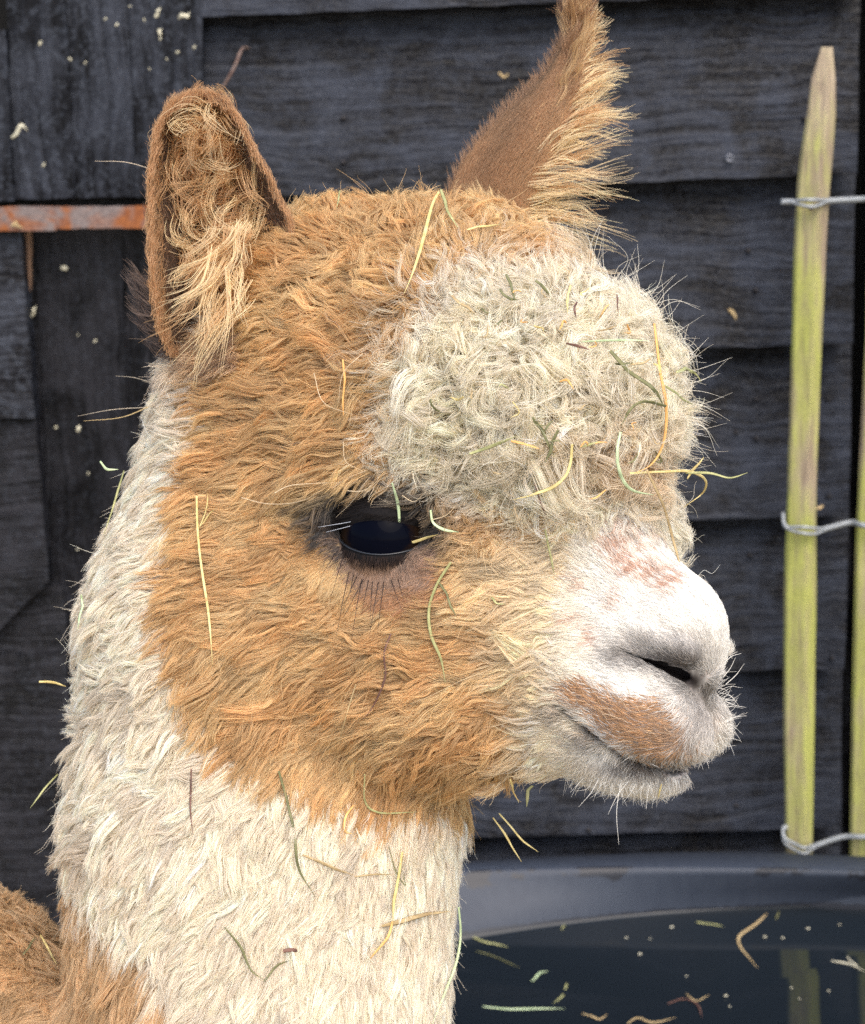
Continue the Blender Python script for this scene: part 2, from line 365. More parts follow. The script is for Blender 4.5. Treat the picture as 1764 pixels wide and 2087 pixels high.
def twisted(pts, split, name='twisted_wire'):
    """two wires twisted together between palings and parted round them; pts (px,py,ydist)"""
    base = smooth_path([onY(x, y, yy) for x, y, yy in pts], 160); V, F = [], []
    pxs = np.linspace(0, 1, 160)
    for sgn in (0, math.pi):
        off = np.zeros_like(base)
        ph = np.linspace(0, 2 * math.pi * 30, 160) + sgn
        amp = .0011
        off[:, 1] = np.cos(ph) * amp; off[:, 2] = np.sin(ph) * amp
        k = np.ones(160)
        for a, b_ in split:
            msk = (pxs > a) & (pxs < b_); off[msk] = 0; 
            off[msk, 2] = (.0018 if sgn else -.0016) * np.sin(np.pi * (pxs[msk] - a) / (b_ - a)) + (.0006 if sgn else -.0006)
        v, f = tube_mesh(base + off, .00125, 6); n0 = len(V); V += v; F += [tuple(i + n0 for i in ff) for ff in f]
    return mesh_obj(name, V, F, M_WIRE, fence, True)
yf = YP - .0135
twisted([(1594, 411, yf + .008), (1612, 411, yf + .006), (1640, 413, yf - .002), (1660, 414, yf - .003), (1690, 409, yf + .006), (1730, 407, yf + .01), (1764, 405, yf + .01), (1800, 404, yf - .002), (1860, 404, yf)], [(.09, .36)])
twisted([(1597, 1048, yf + .012), (1598, 1066, yf + .008), (1607, 1076, yf + .004), (1640, 1081, yf - .002), (1665, 1082, yf + .002), (1690, 1076, yf + .008), (1735, 1065, yf + .010), (1764, 1071, yf - .002), (1830, 1066, yf)], [(.12, .42)])
twisted([(1606, 1685, yf + .012), (1597, 1690, yf + .010), (1600, 1712, yf + .006), (1618, 1725, yf + .002), (1640, 1734, yf - .003), (1657, 1727, yf + .003), (1680, 1718, yf + .008), (1720, 1706, yf + .010), (1764, 1706, yf), (1830, 1700, yf)], [(.05, .40)])
disc('staple_nail', 1653, 424, 4.5, YP - .012, .003, M_RWIRE, fence)

# ---- water trough
ZR = onY(1350, 1738, 1.385).z           # rim height
rim_px = [(700, 1778), (830, 1766), (960, 1757), (1150, 1746), (1350, 1738), (1550, 1738), (1764, 1746), (1900, 1756), (2050, 1772)]
rim_back = [np.array(onZ(x, y, ZR)) for x, y in rim_px]
ZI = ZR - .004
in_px = [(700, 1800), (830, 1788), (960, 1778), (1150, 1772), (1350, 1770), (1550, 1772), (1764, 1778), (1900, 1787), (2050, 1800)]
in_back = [np.array(onZ(x, y, ZI)) for x, y in in_px]
ZW = ZR - .040
wl_px = [(700, 1950), (830, 1932), (950, 1915), (1150, 1886), (1350, 1865), (1550, 1853), (1764, 1845), (1900, 1845), (2050, 1850)]
w_back = [np.array(onZ(x, y, ZW)) for x, y in wl_px]
NB = 60
rim_b, in_b, w_b = smooth_path(rim_back, NB), smooth_path(in_back, NB), smooth_path(w_back, NB)
def close_front(path, z, inset):       # carry the back line round the ends and the front as a rounded rectangle
    a, b_ = path[0], path[-1]; yfr = .97 + inset; xl = a[0] + .0; xr = b_[0]
    rr = .05; out = []
    for t in np.linspace(0, 1, 10)[1:]: out.append((xr, b_[1] + (yfr + rr - b_[1]) * t))
    for t in np.linspace(0, math.pi / 2, 7)[1:]: out.append((xr - rr + rr * math.cos(t), yfr + rr - rr * math.sin(t)))
    for t in np.linspace(0, 1, 20)[1:]: out.append((xr - rr + (xl + rr - xr + rr) * t, yfr))
    for t in np.linspace(0, math.pi / 2, 7)[1:]: out.append((xl + rr - rr * math.sin(t), yfr + rr - rr * math.cos(t)))
    for t in np.linspace(0, 1, 10)[1:-1]: out.append((xl, yfr + rr + (a[1] - yfr - rr) * t))
    return np.vstack([path, [(x, y, z) for x, y in out]])
rimP = close_front(rim_b, ZR, 0); inP = close_front(in_b, ZI, .012); watP = close_front(w_b, ZW, .02)
ctr = rimP.mean(0)
def scl(P, k, z): o = ctr + (P - ctr) * k; o = o.copy(); o[:, 2] = z; return o
def lower(P, dz): o = P.copy(); o[:, 2] += dz; return o
rings = [scl(rimP, .93, .02), scl(rimP, .965, ZR - .06), scl(rimP, 1.0, ZR - .030), scl(rimP, 1.004, ZR - .006), lower(rimP, 0) , inP * .985 + rimP * .015 , inP, lower(inP * .93 + watP * .07, -.0028), lower(watP * .5 + inP * .5, 0), watP, lower(scl(watP, .985, ZW - .02), 0), scl(watP, .93, .05)]
V = np.vstack(rings); nr = len(rimP); F = []
for j in range(len(rings) - 1):
    for i in range(nr): F.append((j * nr + i, j * nr + (i + 1) % nr, (j + 1) * nr + (i + 1) % nr, (j + 1) * nr + i))
F.append(tuple((len(rings) - 1) * nr + i for i in range(nr))); F.append(tuple(range(nr - 1, -1, -1)))
m = NT('black_rubber_tub'); v = m.coords(); n1 = m.noise(v, 28, 4, .6, .3); n2 = m.noise(m.coords((1, 1, .3)), 160, 3)
sep = m.n('ShaderNodeSeparateXYZ'); m.l(v, sep.inputs[0])
b = m.bsdf(Roughness=.42); b.inputs['Specular IOR Level'].default_value = .5
wet = m.n('ShaderNodeMapRange'); wet.inputs[1].default_value = ZW + .0015; wet.inputs[2].default_value = ZW + .0065; m.l(sep.outputs[2], wet.inputs[0])
wetn = m.math('ADD', wet.outputs[0], m.math('MULTIPLY', m.math('SUBTRACT', n2, .5), 1.2))
band = m.n('ShaderNodeMapRange'); band.inputs[1].default_value = ZR - .020; band.inputs[2].default_value = ZR - .008; m.l(sep.outputs[2], band.inputs[0])
top_ = m.n('ShaderNodeMapRange'); top_.inputs[1].default_value = ZR - .0035; top_.inputs[2].default_value = ZR - .0025; m.l(sep.outputs[2], top_.inputs[0])
spl = m.ramp(m.math('SUBTRACT', m.math('ADD', m.math('MULTIPLY', n1, 1.0), m.math('MULTIPLY', band.outputs[0], .22)), top_.outputs[0]), [(.745, 0.0), (.76, 1.0)])
dry = m.ramp(wetn, [(.45, 0.0), (.55, 1.0)])
isdry = m.math('MULTIPLY', dry, m.math('SUBTRACT', 1.0, spl))
m.l(m.mix(isdry, (.014, .016, .023), m.ramp(n2, [(.3, (.026, .034, .052)), (.7, (.033, .042, .061))])), b.inputs['Base Color'])
m.l(m.ramp(isdry, [(0, .5), (1, .6)]), b.inputs['Roughness'])
M_TUB = m.m
trough = mesh_obj('water_trough', V, F, M_TUB, None, True)
tag(trough, 'large black plastic water trough in front of the paling fence', 'trough')
m = NT('dark_water'); nz = m.noise(m.coords(), 9, 2); b = m.bsdf(Base_Color=(.010, .014, .019, 1), Roughness=.02); b.inputs['IOR'].default_value = 1.40
m.l(m.bump(nz, .04, .004), b.inputs['Normal'])
cw = watP.mean(0); inw = watP + (cw - watP) / np.linalg.norm(cw - watP, axis=1, keepdims=True) * .004
inw2 = watP + (cw - watP) / np.linalg.norm(cw - watP, axis=1, keepdims=True) * .0014
V = list(lower(watP, .0022)) + list(lower(inw2, .0006)) + list(inw) + [cw]
F = []
for j_ in range(2): F += [(j_ * nr + i, j_ * nr + (i + 1) % nr, (j_ + 1) * nr + (i + 1) % nr, (j_ + 1) * nr + i) for i in range(nr)]
F += [(2 * nr + i, 2 * nr + (i + 1) % nr, 3 * nr) for i in range(nr)]
tag(mesh_obj('water', V, F, m.m, None, True), kind='structure')
print('setting %.1f' % (time.time() - T0))
# ================================================================== ALPACA
# head space: photo-layout pixels at the head's distance (x right, y down, d away from the camera); turned into metres by world_pts
PSI = R(30.0)
HF = np.array([math.cos(PSI), 0, -math.sin(PSI)])      # nose direction
HL = np.array([-math.sin(PSI), 0, -math.cos(PSI)])     # towards the near cheek
HU = np.array([0, -1.0, 0])
MID = np.array([900.0, 0, 0])
def mid(px, py, off=0.0):              # a point of the head's plane of symmetry seen at that pixel, moved off towards the near side
    d = 0.0
    for _ in range(4):
        x = PW / 2 + (px - PW / 2) * (1 + d / FPX)
        d = -math.tan(PSI) * (x - MID[0])
    return q(px, py, d) + HL * off
def frame(pitch, yaw=0.0):             # rows: nose axis, up axis, side axis; pitch turns the nose down
    c, s = math.cos(R(pitch)), math.sin(R(pitch))
    f = HF * c - HU * s; u = HU * c + HF * s
    return np.stack([f, u, HL])
def f_ell(P, c, r, fr):
    v = (P - c) @ fr.T.astype(np.float32)
    k0 = np.sqrt(((v / r) ** 2).sum(-1)); k1 = np.sqrt(((v / (np.array(r) ** 2)) ** 2).sum(-1)) + 1e-9
    return (k0 * (k0 - 1) / k1).astype(np.float32)
def f_cone(P, a, b, ra, rb, squash=1.0, axis=None):
    ba = b - a; pa = P - a
    h = np.clip((pa @ ba.astype(np.float32)) / np.float32(ba @ ba), 0, 1)
    v = pa - h[..., None] * ba.astype(np.float32)
    if axis is not None:
        al = v @ axis.astype(np.float32); v = v + (al * (1 / squash - 1))[..., None] * axis.astype(np.float32)
    return (np.sqrt((v * v).sum(-1)) - (ra + (rb - ra) * h)).astype(np.float32)
def smin(a, b, k):
    h = np.clip(0.5 + 0.5 * (b - a) / k, 0, 1)
    return b + (a - b) * h - k * h * (1 - h)
def smax(a, b, k): return -smin(-a, -b, k)

EYE_C = None
def mirror(p):
    return p - 2 * ((p - MID) @ HL) * HL

f0 = frame(0)
DD = np.array([0, 0, 1.0])
PRIMS = [  # kind, args, blend
    ('e', mid(795, 850), (385, 405, 270), frame(0), 0),
    ('e', mid(735, 1215), (430, 385, 285), frame(0), 90),
    ('e', mid(1080, 805), (278, 238, 255), frame(22), 120),
    ('e', mid(930, 690), (270, 255, 240), frame(0), 80),
    ('e', mid(690, 640), (200, 205, 235), frame(0), 80),
    ('c', q(602, 880, 170), q(552, 1300, 180), 296, 376, 0.8, DD, 90),
    ('c', q(552, 1300, 180), q(540, 1700, 190), 376, 402, 0.8, DD, 60),
    ('c', q(540, 1700, 190), q(530, 2450, 170), 400, 385, 0.8, DD, 60),
    ('e', q(-160, 2170, 430), (400, 420, 360), frame(0), 60),
    ('e', q(150, 2420, 260), (380, 420, 340), frame(0), 90),
    ('e', q(1285, 1085, mid(1285, 1085)[2] + 175), (85, 105, 100), frame(0), 40),
    # face and muzzle
    ('c', mid(930, 1120), mid(1210, 1310), 255, 150, 0.85, HL, 90),
    ('c', mid(1110, 1010), mid(1365, 1240), 100, 74, 1.0, HL, 90),
    ('e', mid(1175, 1000), (125, 95, 125), frame(25), 90),
    ('e', mid(1385, 1275), (92, 78, 92), frame(20), 50),
    ('e', mid(1230, 1350), (205, 140, 135), frame(20), 60),
    ('e', mid(1180, 1375, 60), (150, 110, 90), frame(20), 50),
    ('e', mid(1180, 1375, -60), (150, 110, 90), frame(20), 50),
    ('e', mid(1398, 1345), (66, 78, 74), frame(10), 34),
    ('e', mid(1325, 1447, 68), (155, 88, 90), frame(17), 30),
    ('e', mid(1310, 1447, -66), (150, 86, 88), frame(17), 34),
    ('c', mid(1120, 1470), mid(820, 1390), 105, 215, 1.0, HL, 70),
    ('e', mid(1255, 1535), (150, 68, 95), frame(14), 24),
]
def sdf_raw(P, carve=True):
    d = None
    for pr in PRIMS:
        if pr[0] == 'e': v = f_ell(P, pr[1].astype(np.float32), np.array(pr[2], np.float32), pr[3])
        else: v = f_cone(P, pr[1].astype(np.float32), pr[2].astype(np.float32), pr[3], pr[4], pr[5], pr[6])
        d = v if d is None else smin(d, v, pr[-1])
    if carve:
        for c in CARVE:
            if c[0] == 'c': v = f_cone(P, c[1].astype(np.float32), c[2].astype(np.float32), c[3], c[4])
            else: v = f_ell(P, c[1].astype(np.float32), np.array(c[2], np.float32), c[3])
            d = smax(d, -v, c[-1])
        for c in ADDS:
            v = f_ell(P, c[1].astype(np.float32), np.array(c[2], np.float32), c[3])
            d = smin(d, v, c[-1])
    return d
def march(px, py, carve=True):         # first skin point on that view ray
    o = q(px, py, -FPX + 1); e = q(px, py, 0.0); dr = e - o; dr = dr / np.linalg.norm(dr)
    t = FPX - 900.0; best = (1e9, t)
    for _ in range(120):
        p = o + dr * t
        s = float(sdf_raw(p[None].astype(np.float32), carve)[0])
        if s < best[0]: best = (s, t)
        if s < 0.3: break
        t += s * 0.8
        if t > FPX + 1200: break
    return o + dr * best[1]
CARVE, ADDS = [], []
BARE = []                              # seams where no hair grows

_e = march(772, 1092, False)
EYE_R = 92.0
EYE_N = HL * 0.93 + HF * 0.32 + HU * 0.02; EYE_N /= np.linalg.norm(EYE_N)
EYE_C = _e - EYE_N * 78.0
for sgn in (1, -1):
    mm = (lambda p: p) if sgn > 0 else mirror
    ec = mm(EYE_C)
    CARVE.append(('e', ec + (EYE_N if sgn > 0 else EYE_N - 2 * (EYE_N @ HL) * HL) * 62 + HU * 26, (122, 58, 84), frame(8), 36))
    # nostril: a deep narrow slit under a raised wing
    n0, n1, n2, n3 = march(1268, 1328, False), march(1325, 1350, False), march(1388, 1372, False), march(1424, 1410, False)
    for k, (dep, ra, rb) in enumerate(() if sgn < 0 else ((4, 4, 6), (-12, 4, 9), (-30, 3, 11), (-50, 3, 10))):
        CARVE.append(('c', mm(n0 + HL * dep * .5), mm(n1 + HL * dep), ra, rb, 6))
        CARVE.append(('c', mm(n1 + HL * dep), mm(n2 - HF * 8 + HL * dep), rb, rb + 7, 6))
    CARVE.append(('c', mm(n2 - HF * 6), mm(n3 + HF * 2), 9 if sgn > 0 else 4, 6, 10))
    if sgn < 0: CARVE.append(('c', mm(n0), mm(n2 - HF * 30), 8, 14, 8))
    ADDS.append(('e', mm(march(1340, 1303, False) - HL * 16), (82, 26, 34), frame(24), 18))
# mouth
_mp = [march(x, y, False) for x, y in ((1140, 1445), (1200, 1493), (1270, 1538), (1345, 1560), (1405, 1556))]
for sgn in (1, -1):
    mm = (lambda p: p) if sgn > 0 else mirror
    for i in range(4):
        [CARVE.append(('c', mm(_mp[i] + HL * dp), mm(_mp[i + 1] + HL * dp), 10 + i, 11 + i, 5)) for dp in (4, -10, -26)]
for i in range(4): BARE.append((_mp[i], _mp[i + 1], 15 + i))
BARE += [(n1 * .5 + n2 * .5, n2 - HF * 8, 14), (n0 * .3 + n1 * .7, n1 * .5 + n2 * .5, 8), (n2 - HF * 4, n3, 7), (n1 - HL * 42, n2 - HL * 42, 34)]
# philtrum
_ph = [march(x, y, False) for x, y in ((1437, 1408), (1450, 1450), (1452, 1500))]
for i in range(2): CARVE.append(('c', _ph[i] + HF * 2, _ph[i + 1] + HF * 2, 9, 8, 16))

# sample on a grid
VOX = 6.5
G0 = np.array([-420.0, 330.0, -640.0]); G1 = np.array([1640.0, 2420.0, 620.0])
GN = np.ceil((G1 - G0) / VOX).astype(int) + 1
GRID = np.empty(GN, np.float32)
_y = (G0[1] + VOX * np.arange(GN[1])).astype(np.float32); _d = (G0[2] + VOX * np.arange(GN[2])).astype(np.float32)
# coarse pass first, then only cells near the surface
CO = 4
cn = (GN + CO - 1) // CO + 1
cx, cy, cd = (G0[i] + VOX * CO * np.arange(cn[i]) for i in range(3))
CG = sdf_raw(np.stack(np.meshgrid(cx, cy, cd, indexing='ij'), -1).astype(np.float32).reshape(-1, 3)).reshape(cn)
def up(a, n):
    for ax in range(3):
        i = np.arange(n[ax]) / CO; i0 = np.minimum(np.floor(i).astype(int), a.shape[ax] - 2); f = (i - i0).astype(np.float32)
        sh = [1, 1, 1]; sh[ax] = -1
        a = np.take(a, i0, ax) * (1 - f.reshape(sh)) + np.take(a, i0 + 1, ax) * f.reshape(sh)
    return a
GRID = up(CG, GN)
near = np.argwhere(np.abs(GRID) < 55)
pts = (G0 + near * VOX).astype(np.float32)
vals = np.concatenate([sdf_raw(pts[i:i + 400000]) for i in range(0, len(pts), 400000)])
GRID[near[:, 0], near[:, 1], near[:, 2]] = vals
print('sdf %.1f' % (time.time() - T0), GN, len(pts))

def tri(P, arr=None):
    a = GRID if arr is None else arr
    g = (P - G0) / VOX
    g = np.clip(g, 0, np.array(a.shape) - 1.001)
    i = g.astype(int); f = (g - i)
    o = 0
    for dx in (0, 1):
        for dy in (0, 1):
            for dz in (0, 1):
                w = (f[:, 0] if dx else 1 - f[:, 0]) * (f[:, 1] if dy else 1 - f[:, 1]) * (f[:, 2] if dz else 1 - f[:, 2])
                o = o + w * a[i[:, 0] + dx, i[:, 1] + dy, i[:, 2] + dz]
    return o
def grad(P, e=9.0):
    g = np.stack([tri(P + np.eye(3)[k] * e) - tri(P - np.eye(3)[k] * e) for k in range(3)], 1)
    return g / (np.linalg.norm(g, axis=1, keepdims=True) + 1e-9)

def march(px, py, carve=True):         # from here on: on the sampled grid
    o = q(px, py, -FPX + 1); e = q(px, py, 0.0); dr = e - o; dr = dr / np.linalg.norm(dr)
    t = FPX - 620.0; best = (1e9, t)
    for _ in range(70):
        s = float(tri((o + dr * t)[None])[0])
        if s < best[0]: best = (s, t)
        if s < .4 or t > FPX + 600: break
        t += max(s * .85, .4)
    return o + dr * best[1]
def surface_nets(v):
    ins = v < 0
    n = np.array(v.shape) - 1
    s = np.zeros(n, np.int8)
    for dx in (0, 1):
        for dy in (0, 1):
            for dz in (0, 1):
                s += ins[dx:n[0] + dx, dy:n[1] + dy, dz:n[2] + dz]
    act = (s > 0) & (s < 8)
    idx = -np.ones(n, np.int64); c = np.argwhere(act); idx[act] = np.arange(len(c))
    acc = np.zeros((len(c), 3)); cnt = np.zeros(len(c))
    corners = [(x, y, z) for x in (0, 1) for y in (0, 1) for z in (0, 1)]
    for a in corners:
        for ax in range(3):
            if a[ax]: continue
            b = list(a); b[ax] = 1
            va = v[c[:, 0] + a[0], c[:, 1] + a[1], c[:, 2] + a[2]]; vb = v[c[:, 0] + b[0], c[:, 1] + b[1], c[:, 2] + b[2]]
            m = (va < 0) != (vb < 0)
            t = np.where(m, va / np.where(m, va - vb, 1), 0)
            p = np.tile(np.array(a, float), (len(c), 1)); p[:, ax] = t
            acc[m] += p[m]; cnt[m] += 1
    V = G0 + (c + acc / cnt[:, None]) * VOX
    quads = []
    for ax in range(3):
        u, w = [(1, 2), (2, 0), (0, 1)][ax]
        sl = [slice(None)] * 3; sr = [slice(None)] * 3
        sl[ax] = slice(0, -1); sr[ax] = slice(1, None)
        ch = ins[tuple(sl)] != ins[tuple(sr)]
        e = np.argwhere(ch)
        e = e[(e[:, u] > 0) & (e[:, w] > 0) & (e[:, u] < n[u]) & (e[:, w] < n[w])]
        flip = ins[e[:, 0], e[:, 1], e[:, 2]]
        def cell(du, dw):
            k = e.copy(); k[:, u] -= du; k[:, w] -= dw
            return idx[k[:, 0], k[:, 1], k[:, 2]]
        Q = np.stack([cell(1, 1), cell(0, 1), cell(0, 0), cell(1, 0)], 1)
        Q[~flip] = Q[~flip][:, ::-1]
        quads.append(Q)
    return V, np.concatenate(quads)
BV, BQ = surface_nets(GRID)
print('nets %.1f' % (time.time() - T0), len(BV), len(BQ))

alpaca = empty('alpaca', world_pts(q(450, 2400, 200)[None])[0] * np.array([1, 1, 0]))
tag(alpaca, 'young ginger and cream alpaca with hay in its curly topknot, facing the fence', 'alpaca')
def lin(r, g, b):
    c = np.array([r, g, b]) / 255.0
    return np.where(c <= 0.04045, c / 12.92, ((c + 0.055) / 1.055) ** 2.4)

# ---- skin
m = NT('alpaca_skin'); at_ = m.n('ShaderNodeAttribute', attribute_name='Col')
b = m.bsdf(Roughness=0.75); m.l(at_.outputs['Color'], b.inputs['Base Color'])
M_SKIN = m.m
# ---- hair
def hair_mat(name, trans=0.45, gloss=0.10, rough=0.35):
    m = NT(name); a = m.n('ShaderNodeAttribute', attribute_name='Col')
    d = m.n('ShaderNodeBsdfDiffuse'); t = m.n('ShaderNodeBsdfTranslucent')
    g = m.n('ShaderNodeBsdfHair'); g.component = 'Reflection'
    g.inputs['RoughnessU'].default_value = rough; g.inputs['RoughnessV'].default_value = 0.6
    m.l(a.outputs['Color'], d.inputs['Color']); m.l(a.outputs['Color'], t.inputs['Color'])
    gc = m.mix(0.55, a.outputs['Color'], (1.0, 1.0, 1.0)); m.l(gc, g.inputs['Color'])
    x = m.n('ShaderNodeMixShader'); x.inputs[0].default_value = trans; m.l(d.outputs[0], x.inputs[1]); m.l(t.outputs[0], x.inputs[2])
    y = m.n('ShaderNodeMixShader'); y.inputs[0].default_value = gloss; m.l(x.outputs[0], y.inputs[1]); m.l(g.outputs[0], y.inputs[2])
    m.l(y.outputs[0], m.out.inputs[0])
    return m.m
M_FUR = hair_mat('alpaca_fur')

def unit(v): return v / (np.linalg.norm(v, axis=-1, keepdims=True) + 1e-9)
def hair_obj(name, P, rad, col, mat, parent):
    """P (n,k,3) in head space, rad (n,k) px, col (n,3) or (n,k,3)"""
    n, k = P.shape[:2]
    hc = bpy.data.hair_curves.new(name)
    hc.add_curves([k] * n)
    hc.attributes['position'].data.foreach_set('vector', world_pts(P).astype(np.float32).ravel())
    ra = hc.attributes.get('radius') or hc.attributes.new('radius', 'FLOAT', 'POINT')
    ra.data.foreach_set('value', (np.broadcast_to(rad, (n, k)) * S).astype(np.float32).ravel())
    if col.ndim == 2: col = np.broadcast_to(col[:, None, :], (n, k, 3))
    c4 = np.ones((n, k, 4), np.float32); c4[..., :3] = col
    ca = hc.attributes.new('Col', 'FLOAT_COLOR', 'POINT'); ca.data.foreach_set('color', c4.ravel())
    hc.materials.append(mat)
    return link(name, hc, parent)

# ---- the coat's control points: px, py, comb angle (0 right, 90 down, 180 left), length, lift, wave, curl
CTRL = np.array([
    # neck
    (300, 760, 185, 49, 0.44, 0.10, 0.00), (260, 900, 170, 51, 0.48, 0.10, 0.00), (200, 1050, 165, 54, 0.50, 0.10, 0.00), (160, 1250, 160, 56, 0.50, 0.10, 0.00),
    (320, 1000, 160, 51, 0.32, 0.10, 0.00), (240, 1300, 155, 54, 0.34, 0.10, 0.00), (130, 1500, 158, 61, 0.50, 0.12, 0.00), (250, 1550, 145, 59, 0.34, 0.12, 0.00), (120, 1700, 160, 66, 0.48, 0.14, 0.00),
    (350, 1650, 135, 62, 0.34, 0.13, 0.00), (250, 1800, 125, 69, 0.36, 0.16, 0.00), (500, 1750, 122, 64, 0.32, 0.13, 0.00), (650, 1800, 112, 61, 0.30, 0.12, 0.00),
    (800, 1750, 100, 54, 0.27, 0.10, 0.00), (930, 1750, 88, 38, 0.26, 0.07, 0.00), (450, 1950, 118, 69, 0.34, 0.14, 0.00), (650, 2000, 106, 62, 0.30, 0.12, 0.00), (850, 1980, 97, 48, 0.26, 0.07, 0.00),
    # body
    (40, 1850, 120, 51, 0.47, 0.17, 0.10), (150, 1950, 110, 66, 0.42, 0.14, 0.05), (300, 2050, 105, 78, 0.38, 0.14, 0.00), (80, 2060, 110, 71, 0.42, 0.14, 0.05), (0, 1760, 200, 42, 0.51, 0.14, 0.10),
    # cheek
    (420, 850, 178, 81, 0.36, 0.13, 0.00), (430, 980, 176, 87, 0.36, 0.16, 0.00), (550, 900, 182, 85, 0.34, 0.16, 0.00), (350, 1100, 160, 66, 0.36, 0.10, 0.00),
    (480, 1120, 168, 72, 0.32, 0.12, 0.00), (340, 1300, 145, 66, 0.36, 0.12, 0.00), (500, 1300, 158, 81, 0.32, 0.16, 0.00), (650, 1250, 168, 76, 0.30, 0.16, 0.00),
    (800, 1300, 172, 76, 0.30, 0.17, 0.00), (400, 1480, 128, 72, 0.36, 0.16, 0.00), (550, 1450, 142, 83, 0.34, 0.17, 0.00), (700, 1450, 152, 87, 0.34, 0.20, 0.00),
    (850, 1450, 158, 91, 0.36, 0.23, 0.00), (980, 1380, 172, 93, 0.34, 0.29, 0.00), (1000, 1500, 150, 87, 0.40, 0.29, 0.05), (560, 1580, 112, 70, 0.36, 0.16, 0.00),
    (700, 1620, 116, 76, 0.36, 0.17, 0.00), (850, 1600, 125, 87, 0.40, 0.22, 0.00), (980, 1600, 118, 81, 0.44, 0.25, 0.00), (1060, 1570, 130, 69, 0.40, 0.25, 0.05),
    # crown
    (600, 440, 255, 56, 0.59, 0.35, 0.15), (700, 420, 265, 60, 0.63, 0.35, 0.20), (820, 420, 275, 65, 0.63, 0.35, 0.20), (950, 450, 290, 60, 0.59, 0.35, 0.20),
    (1080, 510, 310, 58, 0.54, 0.35, 0.25), (650, 560, 200, 74, 0.45, 0.35, 0.12), (800, 540, 215, 78, 0.45, 0.35, 0.20), (950, 560, 250, 76, 0.50, 0.35, 0.25),
    (560, 680, 186, 78, 0.43, 0.29, 0.06), (700, 700, 184, 85, 0.41, 0.29, 0.08), (650, 800, 180, 87, 0.41, 0.23, 0.04), (780, 800, 186, 91, 0.41, 0.29, 0.10), (700, 930, 176, 87, 0.41, 0.23, 0.02),
    # topknot
    (880, 640, 190, 95, 0.50, 0.30, 0.67), (1000, 640, 230, 88, 0.55, 0.30, 0.89), (1150, 640, 300, 83, 0.60, 0.30, 0.89), (1280, 700, 320, 83, 0.60, 0.30, 0.89), (1370, 800, 345, 78, 0.60, 0.30, 0.89),
    (900, 780, 180, 99, 0.50, 0.30, 0.77), (1050, 780, 150, 95, 0.55, 0.30, 1.10), (1200, 800, 60, 91, 0.55, 0.30, 1.10), (1330, 900, 20, 86, 0.55, 0.30, 1.10),
    (860, 900, 172, 95, 0.50, 0.30, 0.67), (1000, 900, 140, 95, 0.55, 0.30, 0.99), (1150, 930, 100, 93, 0.50, 0.30, 1.10), (1300, 980, 60, 86, 0.50, 0.30, 0.99), (1390, 960, 30, 72, 0.60, 0.30, 0.89),
    (900, 1000, 165, 74, 0.50, 0.30, 0.55), (1050, 1020, 140, 74, 0.45, 0.30, 0.77), (1180, 1030, 115, 62, 0.40, 0.30, 0.67), (1300, 1045, 80, 49, 0.40, 0.30, 0.44),
    # brow, eye surround
    (600, 1020, 172, 85, 0.36, 0.16, 0.00), (690, 1000, 158, 76, 0.29, 0.14, 0.00), (760, 1005, 140, 69, 0.29, 0.16, 0.10), (830, 1010, 135, 76, 0.31, 0.20, 0.20), (620, 1110, 170, 36, 0.25, 0.08, 0.00), (600, 1075, 172, 52, 0.30, 0.10, 0.00), (660, 1130, 155, 22, 0.22, 0.05, 0.00), (720, 1160, 130, 17, 0.20, 0.04, 0.00),
    (780, 1165, 108, 17, 0.20, 0.04, 0.00), (850, 1150, 88, 18, 0.20, 0.05, 0.00), (760, 1215, 150, 30, 0.25, 0.08, 0.00), (860, 1210, 165, 34, 0.28, 0.10, 0.00), (900, 1130, 165, 40, 0.30, 0.14, 0.05),
    (960, 1085, 168, 72, 0.40, 0.25, 0.20), (1080, 1090, 165, 56, 0.35, 0.20, 0.15), (980, 1180, 174, 74, 0.34, 0.18, 0.00), (930, 1260, 174, 74, 0.36, 0.20, 0.00),
    # muzzle
    (1100, 1180, 176, 56, 0.26, 0.12, 0.00), (1200, 1100, 215, 26, 0.18, 0.05, 0.00), (1280, 1100, 225, 20, 0.18, 0.03, 0.00), (1180, 1220, 190, 29, 0.16, 0.05, 0.00), (1300, 1180, 222, 15, 0.16, 0.02, 0.00),
    (1400, 1220, 222, 13, 0.20, 0.02, 0.00), (1470, 1280, 250, 13, 0.24, 0.02, 0.00), (1330, 1270, 218, 13, 0.18, 0.02, 0.00), (1230, 1320, 200, 18, 0.16, 0.03, 0.00), (1400, 1330, 230, 13, 0.20, 0.02, 0.00),
    (1080, 1300, 180, 64, 0.30, 0.20, 0.00), (1120, 1400, 178, 44, 0.28, 0.15, 0.00), (1050, 1450, 170, 62, 0.36, 0.20, 0.00), (1180, 1390, 195, 26, 0.18, 0.06, 0.00), (1290, 1400, 205, 17, 0.16, 0.03, 0.00), (1250, 1460, 195, 22, 0.16, 0.04, 0.00),
    (1350, 1480, 190, 20, 0.18, 0.04, 0.00), (1430, 1460, 120, 18, 0.20, 0.04, 0.00), (1480, 1430, 20, 26, 0.30, 0.04, 0.00), (1495, 1480, 30, 29, 0.30, 0.05, 0.00), (1440, 1530, 70, 26, 0.30, 0.05, 0.00),
    (1150, 1500, 165, 23, 0.30, 0.12, 0.00), (1250, 1570, 120, 21, 0.30, 0.08, 0.00), (1350, 1590, 80, 21, 0.30, 0.08, 0.00), (1180, 1570, 135, 26, 0.30, 0.12, 0.00), (1100, 1560, 140, 40, 0.42, 0.20, 0.00),
], float)
